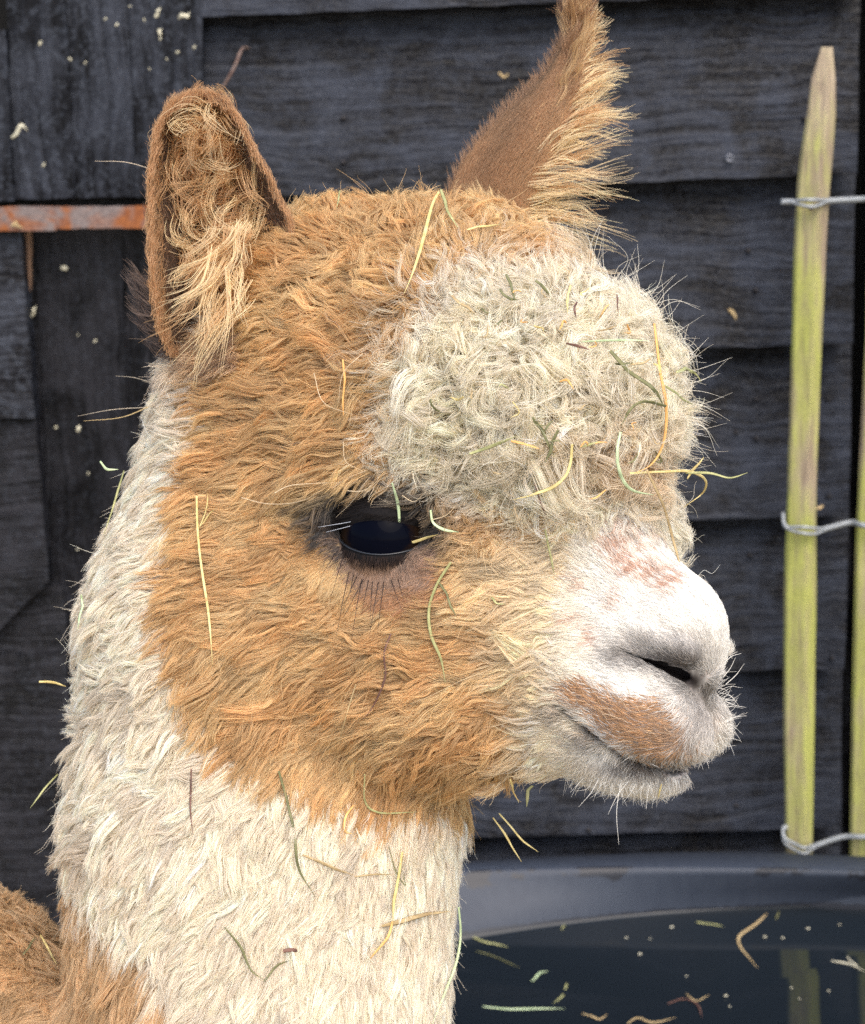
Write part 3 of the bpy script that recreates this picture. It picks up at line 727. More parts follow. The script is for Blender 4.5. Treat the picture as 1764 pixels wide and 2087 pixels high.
def field(px):
    """inverse-distance blend of the control points at photo positions px (n,2)"""
    out = []
    for i in range(0, len(px), 40000):
        d2 = ((px[i:i + 40000, None, :] - CTRL[None, :, :2]) ** 2).sum(-1) + 150.0
        w = d2 ** -2.0; w /= w.sum(1, keepdims=True)
        a = np.radians(CTRL[:, 2])
        out.append(np.concatenate([w @ np.stack([np.cos(a), np.sin(a)], 1), w @ CTRL[:, 3:]], 1))
    return np.concatenate(out)

def inpoly(p, poly):
    x, y = p[:, 0], p[:, 1]; c = np.zeros(len(p), bool); n = len(poly)
    for i in range(n):
        x0, y0 = poly[i]; x1, y1 = poly[(i + 1) % n]
        if y0 == y1: continue
        c ^= ((y0 > y) != (y1 > y)) & (x < (x1 - x0) * (y - y0) / (y1 - y0) + x0)
    return c
def pnoise(p, scale, seed):            # cheap smooth noise in 2-D or 3-D, about -1..1
    r = np.random.default_rng(seed); o = 0
    for k in range(5):
        w = r.normal(size=p.shape[1]); w *= (0.6 + 0.35 * k) / scale / np.linalg.norm(w) * 6.28; o = o + np.sin(p @ w + r.uniform(0, 6.28))
    return o / 2.4

GINGER, GOLD, CREAM, TOPK, PALE, WHITE = lin(207, 165, 106), lin(223, 193, 140), lin(244, 233, 214), lin(240, 232, 215), lin(238, 222, 192), lin(240, 236, 228)
BODY, LIP, DARK, LID, GREY = lin(212, 179, 134), lin(192, 150, 104), lin(58, 44, 40), lin(166, 134, 110), lin(150, 138, 130)
P_HEAD = [(405, 790), (430, 745), (465, 690), (480, 600), (500, 380), (800, 300), (1200, 380), (1200, 1100), (1180, 1250), (1130, 1480), (1100, 1580), (1020, 1640), (880, 1640), (700, 1636), (565, 1580), (448, 1535), (380, 1420), (338, 1300), (336, 1170), (378, 1010), (415, 890)]
P_TOPK = [(905, 575), (1000, 540), (1120, 520), (1250, 540), (1500, 700), (1500, 1230), (1330, 1120), (1180, 1085), (1080, 1075), (960, 1060), (860, 1010), (790, 950), (800, 850), (830, 780), (820, 690)]
P_PALE = [(930, 1110), (1060, 1080), (1200, 1060), (1260, 1150), (1250, 1420), (1160, 1440), (1120, 1560), (1040, 1590), (1060, 1450), (1010, 1380), (1000, 1280), (940, 1200)]
P_WHITE = [(1190, 1085), (1260, 1020), (1340, 1080), (1560, 1180), (1560, 1620), (1200, 1640), (1090, 1600), (1085, 1500), (1120, 1440), (1130, 1330), (1160, 1200)]
P_LIP = [(1150, 1408), (1195, 1392), (1260, 1425), (1320, 1428), (1360, 1424), (1395, 1470), (1405, 1520), (1360, 1545), (1300, 1530), (1240, 1490), (1200, 1450), (1165, 1432)]
P_BODY = [(-600, 1600), (60, 1735), (125, 1790), (170, 1850), (230, 1905), (300, 1960), (370, 2060), (420, 2120), (440, 2600), (-600, 2600)]
P_LID = [(655, 1085), (690, 1060), (780, 1060), (880, 1080), (930, 1100), (915, 1150), (880, 1185), (800, 1200), (735, 1195), (700, 1150)]
P_UNDER = [(735, 1195), (800, 1190), (915, 1150), (940, 1215), (860, 1240), (770, 1240)]
FRECK = np.array([(1262, 1118, 20, 14), (1275, 1140, 20, 22), (1300, 1095, 16, 10), (1325, 1095, 12, 10), (1240, 1125, 14, 10), (1330, 1165, 34, 13), (1345, 1185, 30, 12), (1290, 1165, 26, 14), (1365, 1205, 14, 10), (1380, 1180, 12, 16),
                  (1395, 1190, 8, 8), (1195, 1195, 14, 10), (1262, 1218, 8, 8), (1252, 1243, 8, 8), (1215, 1300, 12, 18), (1262, 1068, 18, 8), (1300, 1075, 20, 8), (1318, 1125, 9, 8), (1180, 1262, 20, 8), (1345, 1135, 7, 6)], float)
def coat(px, n_jit=12.0, r=rng):
    """coat colour (n,3) at photo positions"""
    n = len(px)
    wob = np.stack([pnoise(px, 90, 11), pnoise(px, 90, 12)], 1) * 10
    p = px + wob + r.normal(size=(n, 2)) * n_jit * 1.5
    c = np.tile(CREAM, (n, 1))
    m = inpoly(p, P_BODY); c[m] = BODY
    m = inpoly(p, P_HEAD); c[m] = GINGER
    t = np.clip(0.5 + 0.5 * pnoise(px, 160, 5), 0, 1)[:, None]
    g = GINGER * (1 - t) + GOLD * t
    c[m] = g[m]
    m = inpoly(p + r.normal(size=(n, 2)) * 27 + np.stack([pnoise(px, 60, 14), pnoise(px, 60, 15)], 1) * 22, P_TOPK); tv = (1 + .07 * pnoise(px, 70, 16))[:, None] * np.clip(np.array([1, .985, .95]) + .05 * pnoise(px, 110, 17)[:, None] * np.array([0, .3, 1.0]), 0, 1.1); c[m] = (TOPK * tv)[m]
    # tan patches at the front rim of the topknot and over the near brow
    for (x, y, rx, ry, k) in ((1290, 945, 90, 45, .55), (1000, 1075, 90, 26, .75), (930, 1060, 60, 30, .75), (1080, 520, 120, 28, .6), (880, 1030, 50, 30, .6), (1180, 905, 60, 40, .25)):
        w = np.exp(-(((px[:, 0] - x) / rx) ** 2 + ((px[:, 1] - y) / ry) ** 2)) * k
        c = c * (1 - w[:, None]) + (GINGER * .9)[None] * w[:, None]
    m = inpoly(p, P_PALE); k = np.clip((px[:, 0] - 930) / 200, 0, 1)[:, None]; mixp = GOLD * (1 - k) + PALE * k; c[m] = mixp[m]
    ps = px + r.normal(size=(n, 2)) * 7
    m = inpoly(ps, P_WHITE); c[m] = WHITE
    # cream cheek side of the muzzle
    w = (np.clip((1240 - px[:, 0]) / 110, 0, 1) * inpoly(p, P_WHITE))[:, None] * .7; c = c * (1 - w) + PALE * w
    for fx, fy, rx, ry in FRECK:
        e_ = np.exp(-(((ps[:, 0] - fx) / rx) ** 2 + ((ps[:, 1] - fy) / ry) ** 2) * 1.1); w = np.clip(e_ * (.8 + 1.0 * pnoise(px, 15, 18)), 0, .75)
        c = c * (1 - w[:, None]) + lin(186, 134, 96)[None] * w[:, None]
    m = inpoly(ps + r.normal(size=(n, 2)) * 7, P_LIP); lv = LIP[None] * (1 + .28 * r.normal(size=(n, 1))).clip(.5, 1.6); lv = np.where(r.uniform(size=(n, 1)) < .16, GREY[None] * 1.2, lv); c[m] = lv[m]
    # grey skin tones at the nose and mouth, fold and slit shade painted in
    for (x, y, rx, ry, k, cc) in ((1345, 1350, 75, 20, .9, DARK * 1.0), (1390, 1372, 36, 30, .95, DARK * .9), (1405, 1340, 40, 44, .55, GREY * .6), (1425, 1405, 28, 24, .9, GREY * .4), (1432, 1450, 40, 46, .65, GREY * .8), (1405, 1500, 40, 40, .4, GREY),
                              (1275, 1335, 40, 16, .7, GREY * .5), (1325, 1312, 75, 22, .5, GREY * .8), (1150, 1455, 34, 14, .7, GREY * .7), (1215, 1505, 40, 13, .6, DARK * 2.5), (1300, 1556, 80, 16, .9, DARK * 1.4), (1380, 1566, 40, 14, .9, DARK * 1.4)):
        w = np.exp(-(((ps[:, 0] - x) / rx) ** 2 + ((ps[:, 1] - y) / ry) ** 2)) * k
        c = c * (1 - w[:, None]) + cc[None] * w[:, None]
    m = inpoly(ps, P_UNDER); c[m] = lin(196, 150, 106)
    m = inpoly(ps, P_LID); c[m] = LID
    for (x, y, rx, ry, k) in ((775, 1050, 132, 66, 1.0), (690, 1050, 60, 26, .85), (880, 1075, 60, 28, .9), (770, 1115, 85, 26, .8)):  # dark lid hair, with brow and eye-corner shadow painted in
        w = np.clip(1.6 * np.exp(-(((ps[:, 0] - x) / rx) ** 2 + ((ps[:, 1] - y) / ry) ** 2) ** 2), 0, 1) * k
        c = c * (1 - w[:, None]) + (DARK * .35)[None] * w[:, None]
    # brown skin tone behind the ear base
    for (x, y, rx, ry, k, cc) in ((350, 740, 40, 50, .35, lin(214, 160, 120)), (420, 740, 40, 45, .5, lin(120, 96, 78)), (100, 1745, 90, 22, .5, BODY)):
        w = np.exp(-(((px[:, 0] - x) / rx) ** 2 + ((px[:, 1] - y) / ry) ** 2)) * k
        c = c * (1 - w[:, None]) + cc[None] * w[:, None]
    return np.clip(c, 0.004, 0.92)
def coat3(P, j):
    c = coat(pix(P), j); px = pix(P); far = ((P - MID) @ HL < -70) & (px[:, 0] > 1230) & (px[:, 0] < 1420) & (px[:, 1] < 1190) & (px[:, 1] > 900)
    c[far] = TOPK; return c

# ---- body mesh
me = bpy.data.meshes.new('body')
W = world_pts(BV)
me.vertices.add(len(W)); me.vertices.foreach_set('co', W.ravel())
me.loops.add(len(BQ) * 4); me.polygons.add(len(BQ))
me.loops.foreach_set('vertex_index', BQ.ravel().astype(np.int32)); me.polygons.foreach_set('loop_start', np.arange(0, len(BQ) * 4, 4, dtype=np.int32))
me.update(calc_edges=True)
me.polygons.foreach_set('use_smooth', [True] * len(me.polygons)); me.materials.append(M_SKIN)
ca = me.color_attributes.new('Col', 'FLOAT_COLOR', 'POINT')
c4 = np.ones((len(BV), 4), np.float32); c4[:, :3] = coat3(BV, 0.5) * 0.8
_w = (inpoly(pix(BV), P_WHITE) & ~inpoly(pix(BV), P_LIP))[:, None] * .25 * (c4[:, :3].mean(1, keepdims=True) > .4); c4[:, :3] = c4[:, :3] * (1 - _w) + lin(206, 160, 146) * _w * .8
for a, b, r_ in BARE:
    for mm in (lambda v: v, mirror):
        w_ = np.clip((r_ + 3 - (f_cone(BV.astype(np.float32), mm(a).astype(np.float32), mm(b).astype(np.float32), 0, 0))) / 8, 0, 1)[:, None]; c4[:, :3] = c4[:, :3] * (1 - w_) + DARK * .35 * w_  # nostril floor and mouth crease painted near-black as shade
ca.data.foreach_set('color', c4.ravel())
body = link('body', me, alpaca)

# ---- hair roots
QV = BV[BQ]                                            # (n,4,3)
QN = unit(np.cross(QV[:, 2] - QV[:, 0], QV[:, 3] - QV[:, 1])); QC = QV.mean(1)
QA = 0.5 * np.linalg.norm(np.cross(QV[:, 2] - QV[:, 0], QV[:, 3] - QV[:, 1]), axis=1)
if (QN * grad(QC)).sum(1).mean() < 0: QN = -QN
EYE = np.array([PW / 2, PH / 2, -FPX])
facing = (unit(EYE - QC) * QN).sum(1)
qpx = pix(QC)
inview = (qpx[:, 0] > -120) & (qpx[:, 0] < 1880) & (qpx[:, 1] < 2220)
W_VIS = np.where(facing > -0.25, 1.0, 0.22) * np.where(inview, 1.0, 0.15)
def in_eye(p):                         # bare eye opening (near side and its mirror)
    o = np.zeros(len(p), bool)
    for c in (EYE_C, mirror(EYE_C)): o |= np.linalg.norm(p - c, axis=1) < EYE_R + 6
    for a, b, r_ in BARE:
        for mm in (lambda v: v, mirror): o |= f_cone(p.astype(np.float32), mm(a).astype(np.float32), mm(b).astype(np.float32), r_, r_) < 0
    return o
def sample(n, weight):
    w = QA * weight; i = rng.choice(len(QA), n, p=w / w.sum())
    u, v = rng.uniform(size=(2, n, 1)); V = QV[i]
    p = (V[:, 0] * (1 - u) + V[:, 1] * u) * (1 - v) + (V[:, 3] * (1 - u) + V[:, 2] * u) * v
    p = p[~in_eye(p)]
    return p
def kd_nearest(A, B):
    kd = KDTree(len(A))
    for i, a in enumerate(A): kd.insert(a, i)
    kd.balance()
    f = kd.find
    return np.fromiter((f(b)[1] for b in B), np.int64, len(B))

def pfield(P):
    F = field(pix(P)); px = pix(P); lat = (P - MID) @ HL
    far = (lat < -70) & (px[:, 0] > 1230) & (px[:, 0] < 1420) & (px[:, 1] < 1190) & (px[:, 1] > 960)
    F[far] = np.array([.85, .3, 58, .5, .3, .45])
    return F
def guides(P, K, lift_j=0.12, ang_j=10.0, len_j=0.15, height=0.0):
    """guide curves (n,K,3) grown from roots P along the coat's comb field"""
    n = len(P); px = pix(P); F = pfield(P); N = grad(P)
    ang = np.arctan2(F[:, 1], F[:, 0]) + np.radians(rng.normal(size=n) * ang_j * (1 + 5 * F[:, 5])) + 0.25 * pnoise(P, 130, 21)
    d2 = np.stack([np.cos(ang), np.sin(ang), np.zeros(n)], 1)
    L = F[:, 2] * np.clip(1 + rng.normal(size=n) * len_j, .5, 1.6)
    lift = np.clip(F[:, 3] + rng.normal(size=n) * lift_j, .08, .9)
    t = d2 - N * (d2 * N).sum(1, keepdims=True); tl = np.linalg.norm(t, axis=1, keepdims=True)
    t = t / np.maximum(tl, 0.25)
    cur = P - N * 3.0; G = np.empty((n, K, 3)); G[:, 0] = cur
    dr = unit(N * (lift + .25)[:, None] + t * (1.05 - lift)[:, None])
    step = (L / (K - 1))[:, None]
    down = np.array([0, 1.0, 0])
    for k in range(1, K):
        s = k / (K - 1)
        dr = unit(dr + (t * .35 - N * .16 + down * .05) * (6.0 / K) * (1 - lift * .6)[:, None])
        cur = cur + dr * step
        h = tri(cur); need = np.minimum(L * .12 * min(1, s * 2), 8.0) + height
        push = np.maximum(need - h, 0)
        cur = cur + N * push[:, None]
        G[:, k] = cur
    # waves and ringlets
    s = np.linspace(0, 1, K)[None, :, None]
    ax = unit(G[:, -1] - G[:, 0]); b1 = unit(np.cross(ax, N)); b2 = np.cross(ax, b1)
    ph = rng.uniform(0, 6.28, (n, 1, 1)); wl = rng.uniform(.8, 1.5, (n, 1, 1))
    amp = (F[:, 4] * L * .34)[:, None, None]
    G = G + b1[:, None] * amp * np.sin(6.28 * s * wl + ph) * s ** .8 + b2[:, None] * amp * .4 * np.cos(6.28 * s * wl + ph) * s
    curl = F[:, 5][:, None, None]; turns = rng.uniform(.7, 1.7, (n, 1, 1)) * np.where(rng.uniform(size=(n, 1, 1)) < .5, -1, 1)
    rad = curl * L[:, None, None] * rng.uniform(.12, .30, (n, 1, 1)) * np.minimum(1, s * 2.2)
    th = 6.28 * turns * s + ph
    G = G + (b1[:, None] * (np.cos(th) - np.cos(ph)) + b2[:, None] * (np.sin(th) - np.sin(ph)) * .8) * rad
    # shorten what curls
    return G, L, F, N

def strands(P, PG, G, idx, tight, frizz, len_lo=.75, len_hi=1.08):
    """hairs from roots P following guide idx"""
    n, K = len(P), G.shape[1]
    g = G[idx]
    s = np.linspace(0, 1, K)[None, :, None]
    lr = rng.uniform(len_lo, len_hi, (n, 1))
    pos = np.clip(np.linspace(0, 1, K)[None] * lr, 0, 1) * (K - 1); i0 = np.minimum(pos.astype(int), K - 2); f = (pos - i0)[..., None]
    ar = np.arange(n)[:, None]
    gg = g[ar, i0] * (1 - f) + g[ar, i0 + 1] * f
    off = (P - G[idx, 0])[:, None]
    H = gg + off * (1 - tight * np.clip(s * 1.25, 0, 1) ** .8)
    fr = rng.normal(size=(n, 3))[:, None] * s ** 1.3 * frizz
    fr = fr + rng.normal(size=(n, 3))[:, None] * np.sin(6.28 * s * rng.uniform(.6, 1.8, (n, 1, 1)) + rng.uniform(0, 6.28, (n, 1, 1))) * s * frizz * .6
    return H + fr

fpx_all = pfield(QC)
LEN_Q = fpx_all[:, 2]
SHORT = LEN_Q < 33
# ---- short coat of the muzzle and round the eyes: single fine hairs
SP = sample(120000, W_VIS * SHORT * np.clip(26.0 / LEN_Q, .8, 2.2))
SG, SL, SF, SN = guides(SP, 5, lift_j=.10, ang_j=13, len_j=.32)
spx = pix(SP)
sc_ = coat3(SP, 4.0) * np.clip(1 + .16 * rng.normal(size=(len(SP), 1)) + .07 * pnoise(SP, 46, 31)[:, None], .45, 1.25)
hair_obj('short_coat', SG, (.50 * (1 - .7 * np.linspace(0, 1, 5) ** 2))[None], np.clip(sc_, .004, .93), M_FUR, alpaca)
# ---- long wool: locks of fine locks of hairs
LONG = np.clip((LEN_Q - 22) / 14, 0, 1)
dens = W_VIS * LONG * np.clip(60.0 / LEN_Q, .9, 2.0)
N_COARSE, N_FINE, N_HAIR = 4300, 48000, 440000
CP = sample(N_COARSE, W_VIS * LONG * np.clip(60.0 / LEN_Q, .8, 2.0)); CG_, CL, CF, CN = guides(CP, 11, lift_j=.12, ang_j=15, len_j=.3)
FP = sample(N_FINE, dens)
ci = kd_nearest(CP, FP)
FG, FL, FF, FN = guides(FP, 11, ang_j=20, lift_j=.13, len_j=.35)
fpull = np.clip(.72 - .14 * FF[:, 5] + .14 * rng.normal(size=len(FP)), .2, .95)
s9 = np.linspace(0, 1, 11)[None, :, None]
gather = np.clip(.72 - .18 * (~inpoly(pix(CP), P_HEAD) & ~inpoly(pix(CP), P_TOPK)) + .25 * rng.normal(size=len(CP)), .1, .95)[ci][:, None, None]
follow = CG_[ci] + (FP - CP[ci])[:, None] * (1 - gather * s9)
wgt = fpull[:, None, None] * np.minimum(1, s9 * 1.5)
FG = FG * (1 - wgt) + follow * wgt
FG[:, 0] = FP
HP = sample(N_HAIR, dens)
fi = kd_nearest(FP, HP)
soft = np.clip((pix(FP)[:, 1] - 1500) / 150, 0, 1); soft = np.maximum(soft, ~inpoly(pix(FP), P_HEAD) * ~inpoly(pix(FP), P_TOPK))[fi][:, None, None]
H = strands(HP, FP, FG, fi, .82 - .24 * soft - .16 * FF[fi][:, 5][:, None, None], .8)
hl = FL[fi]; KK = 11
ts = np.linspace(0, 1, KK)[None, :, None]
H = H + (hl * (.028 + .022 * FF[fi][:, 5]))[:, None, None] * rng.normal(size=(len(HP), 1, 3)) * ts
# fly-away hairs
fly = rng.uniform(size=len(HP)) < .035 + .02 * FF[fi][:, 5]
H[fly] += rng.normal(size=(fly.sum(), 1, 3)) * (hl[fly] * .22)[:, None, None] * ts ** 1.5
hpx = pix(HP)
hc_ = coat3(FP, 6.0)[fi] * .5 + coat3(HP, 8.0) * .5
cvar = (1 + .08 * rng.normal(size=len(CP)))[ci]
fvar = (1 + .09 * rng.normal(size=len(FP)))
var = cvar[fi] * fvar[fi] * (1 + .08 * rng.normal(size=len(HP)))
hc_ = np.clip(hc_ * var[:, None], .004, .93)
colr = np.clip(hc_[:, None, :] * (0.84 + 0.22 * ts), 0, .94)  # lighter tips: slight sun bleaching, the rest lock shading painted in
rad = (np.clip(hl / 70, .7, 1.0) * .50)[:, None] * (1 - .72 * np.linspace(0, 1, KK)[None, :] ** 2)
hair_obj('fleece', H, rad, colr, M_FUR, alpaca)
print('fur %.1f' % (time.time() - T0), len(HP))

# ---- outer surface of the coat: nearest hair in every 8 px cell, smoothed (used to lay hay on it)
TC = 8; TOPD = np.full((280, 240), 1e4)
for arr, keep in ((H[:, 2:], ~fly), (SG, np.ones(len(SG), bool))):
    a_ = arr[keep].reshape(-1, 3); k_ = FPX / (FPX + a_[:, 2]); X_ = ((PW / 2 + (a_[:, 0] - PW / 2) * k_) / TC).astype(int); Y_ = ((PH / 2 + (a_[:, 1] - PH / 2) * k_) / TC).astype(int)
    ok = (X_ >= 0) & (X_ < 240) & (Y_ >= 0) & (Y_ < 280); np.minimum.at(TOPD, (Y_[ok], X_[ok]), a_[ok, 2])
def top_depth(px, py):
    x, y = int(px / TC), int(py / TC); w_ = TOPD[max(0, y - 1):y + 2, max(0, x - 1):x + 2]; w_ = w_[w_ < 9e3]
    return float(np.percentile(w_, 30)) if len(w_) > 2 else None
# ---- eyes
m = NT('eyeball'); tc = m.n('ShaderNodeTexCoord'); sep = m.n('ShaderNodeSeparateXYZ'); m.l(tc.outputs['Object'], sep.inputs[0])
ln = m.n('ShaderNodeVectorMath', operation='LENGTH'); cx_ = m.n('ShaderNodeCombineXYZ'); m.l(m.math('MULTIPLY', sep.outputs[0], .72), cx_.inputs[0]); m.l(sep.outputs[1], cx_.inputs[1]); m.l(cx_.outputs[0], ln.inputs[0])
rr = m.math('DIVIDE', ln.outputs['Value'], EYE_R * S)
nz = m.noise(tc.outputs['Object'], 900, 4)
c = m.ramp(m.math('ADD', rr, m.math('MULTIPLY', m.math('SUBTRACT', nz, .5), .12)), [(.0, (.0015, .002, .005)), (.46, (.002, .0025, .006)), (.56, (.014, .008, .005)), (.80, (.010, .006, .004)), (.88, (.002, .002, .002))])
b = m.bsdf(Roughness=.06); b.inputs['Specular IOR Level'].default_value = .12; m.l(c, b.inputs['Base Color']); b.inputs['IOR'].default_value = 1.2; M_EYE = m.m
m = NT('eyelid_skin'); nz = m.noise(m.coords(), 1500, 3); b = m.bsdf(Roughness=.7); b.inputs['Specular IOR Level'].default_value = .1; m.l(m.ramp(nz, [(.3, (.004, .0035, .004)), (.7, (.012, .010, .010))]), b.inputs['Base Color']); M_LID = m.m
m = NT('wet_lid_margin'); b = m.bsdf(Base_Color=(.018, .021, .027, 1), Roughness=.22); M_RIM = m.m

def eye_frame(sgn):
    n = EYE_N if sgn > 0 else EYE_N - 2 * (EYE_N @ HL) * HL
    dn = np.array([0, 1.0, 0]) - n * n[1]; dn /= np.linalg.norm(dn)
    x = np.cross(dn, n)                       # towards the nose on the near side
    return n, x * 1.0, dn
EYE_D = {}
M_LIDH = hair_mat('lid_hair', .1, .02, .6)
for sgn in (1, -1):
    ec = EYE_C if sgn > 0 else mirror(EYE_C)
    n, ex, ey = eye_frame(sgn)
    if ex @ HF < 0: ex = -ex
    # eyeball: a cornea bulge on a ball, in its own object frame (z out)
    V, F = [], []; nu, nv = 40, 28
    for j in range(nv + 1):
        th = math.pi * j / nv
        for i in range(nu):
            a = 6.28319 * i / nu; rr_ = EYE_R * (1 + .035 * math.exp(-(th / .75) ** 2))
            V.append(np.array([math.sin(th) * math.cos(a), math.sin(th) * math.sin(a), math.cos(th)]) * rr_ * S)
    for j in range(nv):
        for i in range(nu): F.append((j * nu + i, (j + 1) * nu + i, (j + 1) * nu + (i + 1) % nu, j * nu + (i + 1) % nu))
    o = mesh_obj('eyeball', V, F, M_EYE, alpaca, True)
    wc = world_pts(ec[None])[0]; wx = world_pts((ec + ex)[None])[0] - wc; wn_ = world_pts((ec + n)[None])[0] - wc
    wx /= np.linalg.norm(wx); wn_ /= np.linalg.norm(wn_); wy = np.cross(wn_, wx)
    mat = Matrix(((wx[0], wy[0], wn_[0]), (wx[1], wy[1], wn_[1]), (wx[2], wy[2], wn_[2])))
    o.rotation_euler = mat.to_euler(); o.location = Vector(wc) - alpaca.location
    # lids: shells with an almond opening
    def sp(a, b_, r):
        return ec + r * (n * math.cos(a) * math.cos(b_) + ex * math.sin(a) * math.cos(b_) + ey * math.sin(b_))
    AN = np.radians(np.linspace(-78, 82, 41))
    def upb(a): k = a / R(80); return R(-17 + 16 * abs(k) ** 2.2 - 9 * k * 0)
    def lob(a): k = a / R(80); return R(21 - 25 * abs(k) ** 1.9 + 3 * k)
    for nm, bf, end, mat_ in (('upper_eyelid', upb, R(-84), M_LID), ('lower_eyelid', lob, R(78), M_LID)):
        V, F = [], []; rows = 9
        for a in AN:
            e0 = bf(a)
            if nm == 'upper_eyelid': e0 = min(e0, lob(a) - R(.5))
            for k in range(rows):
                s_ = k / (rows - 1); b_ = e0 + (end - e0) * s_
                rad_ = 93.5 if k == 0 else 100 + 5 * math.sin(min(1, s_ * 3) * math.pi) * .6 + 6 * s_
                V.append(world_pts(sp(a, b_, rad_)[None])[0])
        for i in range(len(AN) - 1):
            for k in range(rows - 1):
                f = (i * rows + k, i * rows + k + 1, (i + 1) * rows + k + 1, (i + 1) * rows + k)
                F.append(f if nm == 'lower_eyelid' else f[::-1])
        lid = mesh_obj(nm, V, F, mat_, alpaca, True)
        if nm == 'lower_eyelid':
            V, F = tube_mesh(world_pts(np.array([sp(a, lob(a) + R(1.0), 97.0) for a in AN[3:-5]])), 1.7 * S, 6)
            rm = mesh_obj('lid_margin', V, F, M_RIM, lid, True)
    EYE_D[sgn] = (sp, upb, lob)
    # short hair on the lids
    r0 = np.random.default_rng(61 + sgn); P_, C_, D_ = [], [], []
    for k in range(5200):
        a = R(r0.uniform(-84, 86)); low = r0.uniform() < .72
        s_ = r0.uniform(.04, 1)
        b_ = lob(a) + (R(80) - lob(a)) * s_ if low else min(upb(a), lob(a) - R(.5)) + (R(-84) - upb(a)) * s_
        P_.append(sp(a, b_, 100 + 6 * s_)); D_.append(n * .25 + (ey if low else ey * .2 - ex * .8) + ex * (.35 * math.sin(a) - .1))
        cc = DARK * .5 + (LID - DARK * .5) * min(1, max(0, (s_ - .10) / .22)) if low else DARK * (.12 + .1 * s_)
        C_.append(cc * r0.uniform(.75, 1.2))
    P_, D_ = np.array(P_), np.array(D_) + r0.normal(size=(len(P_), 3)) * .12
    HB_ = np.stack([P_ + unit(D_) * k * 5.0 - n * 0.25 * k * k for k in range(5)], 1)
    hair_obj('lid_hair', HB_, (.5 * (1 - .7 * np.linspace(0, 1, 5) ** 2))[None], np.array(C_), M_LIDH, alpaca)

# ---- lashes and whiskers
M_LASH = hair_mat('lash_hair', .2, .06, .5)
def manual(name, L, parent, mat, K=9):
    """list of (points in head space, root radius px, colour)"""
    P = np.stack([smooth_path(p, K) for p, r_, c_ in L]); rd = np.array([r_ for p, r_, c_ in L])[:, None] * (1 - .75 * np.linspace(0, 1, K)[None] ** 1.5)
    return hair_obj(name, P, rd, np.array([c_ for p, r_, c_ in L]), mat, parent)
L_ = []
for sgn in (1, -1):
    sp, upb, lob = EYE_D[sgn]; n, ex, ey = eye_frame(sgn)
    if ex @ HF < 0: ex = -ex
    for k in range(900):
        a = R(rng.uniform(-70, 78)); p0 = sp(a, upb(a) - R(rng.uniform(0, 7)), 100)
        ln_ = rng.uniform(40, 82); dr = n * .75 + ey * rng.uniform(.25, .75) + ex * (-.55 + .5 * math.sin(a) + rng.normal() * .18); dr /= np.linalg.norm(dr)
        pale = rng.uniform() < .03
        cc = lin(150, 158, 170) if pale else lin(20, 17, 17) * rng.uniform(.5, 1.3)
        L_.append(([p0, p0 + dr * ln_ * .5 + n * 4, p0 + dr * ln_ + ey * rng.uniform(2, 14)], .75, cc))
    for k in range(26):
        a = R(rng.uniform(-60, 70)); p0 = sp(a, lob(a) + R(rng.uniform(1, 5)), 101); dr = n * .5 + ey * .8 + ex * rng.normal() * .3
        L_.append(([p0, p0 + dr * 9, p0 + dr * 18 + ey * 3], .55, lin(30, 25, 24)))
# long pale lashes across the eye
for (a, b_) in (((805, 1042), (652, 1074)), ((790, 1046), (668, 1084)), ((812, 1046), (720, 1072))):
    p0, p1 = march(*a) - np.array([0, 0, 38.]), march(*b_) - np.array([0, 0, 52.]); L_.append(([p0, (p0 + p1) / 2 + np.array([0, 3, -8.]), p1], 1.0, lin(176, 182, 192)))
manual('eyelashes', L_, alpaca, M_LASH)
L_ = []
for (x0, y0, x1, y1) in ((702, 1130, 676, 1225), (712, 1165, 690, 1290), (722, 1170, 716, 1215), (738, 1180, 720, 1300), (752, 1182, 740, 1250), (760, 1185, 757, 1262), (772, 1186, 755, 1296), (783, 1185, 772, 1288), (798, 1182, 820, 1240), (690, 1120, 655, 1180), (742, 1180, 700, 1262), (812, 1180, 826, 1225), (728, 1175, 704, 1232)):
    p0 = march(x0, y0) - np.array([0, 0, 4.]); p1 = march(x1, y1) - np.array([0, 0, 70.])
    L_.append(([p0, (p0 + p1) / 2 - np.array([0, 0, 25.]), p1], .8, lin(38, 28, 26)))
def whisk(x0, y0, x1, y1, bow=0.0, c=lin(225, 222, 214), r_=.75, dd=0.0):
    p0 = march(x0, y0); p1 = q(x1, y1, p0[2] + dd); nrm = np.array([-(y1 - y0), x1 - x0, 0.0])
    L_.append(([p0, (p0 + p1) / 2 + nrm * bow, p1], r_, c))
for k in range(46):
    y0 = rng.uniform(1395, 1520); x0 = 1478 - abs(y0 - 1455) * .3; ang = R(rng.uniform(-55, 40)) ; ln_ = rng.uniform(22, 52); whisk(x0, y0, x0 + math.cos(ang) * ln_, y0 + math.sin(ang) * ln_, rng.normal() * .12, r_=.48)
for k in range(70):
    x0 = rng.uniform(1150, 1392); y0 = 1592 - abs(x0 - 1290) * .12; ang = R(rng.uniform(60, 140)); ln_ = rng.uniform(18, 62); whisk(x0, y0, x0 + math.cos(ang) * ln_, y0 + math.sin(ang) * ln_, rng.normal() * .14, r_=.42)
for w_ in ((1268, 1585, 1262, 1722, .05), (1288, 1585, 1240, 1660, .05), (1225, 1580, 1180, 1645, -.05), (1330, 1585, 1318, 1650, .04), (1480, 1430, 1522, 1442, .05), (1478, 1350, 1512, 1332, -.1), (1475, 1380, 1500, 1340, .05), (1480, 1395, 1518, 1352, .05)):
    whisk(*w_)
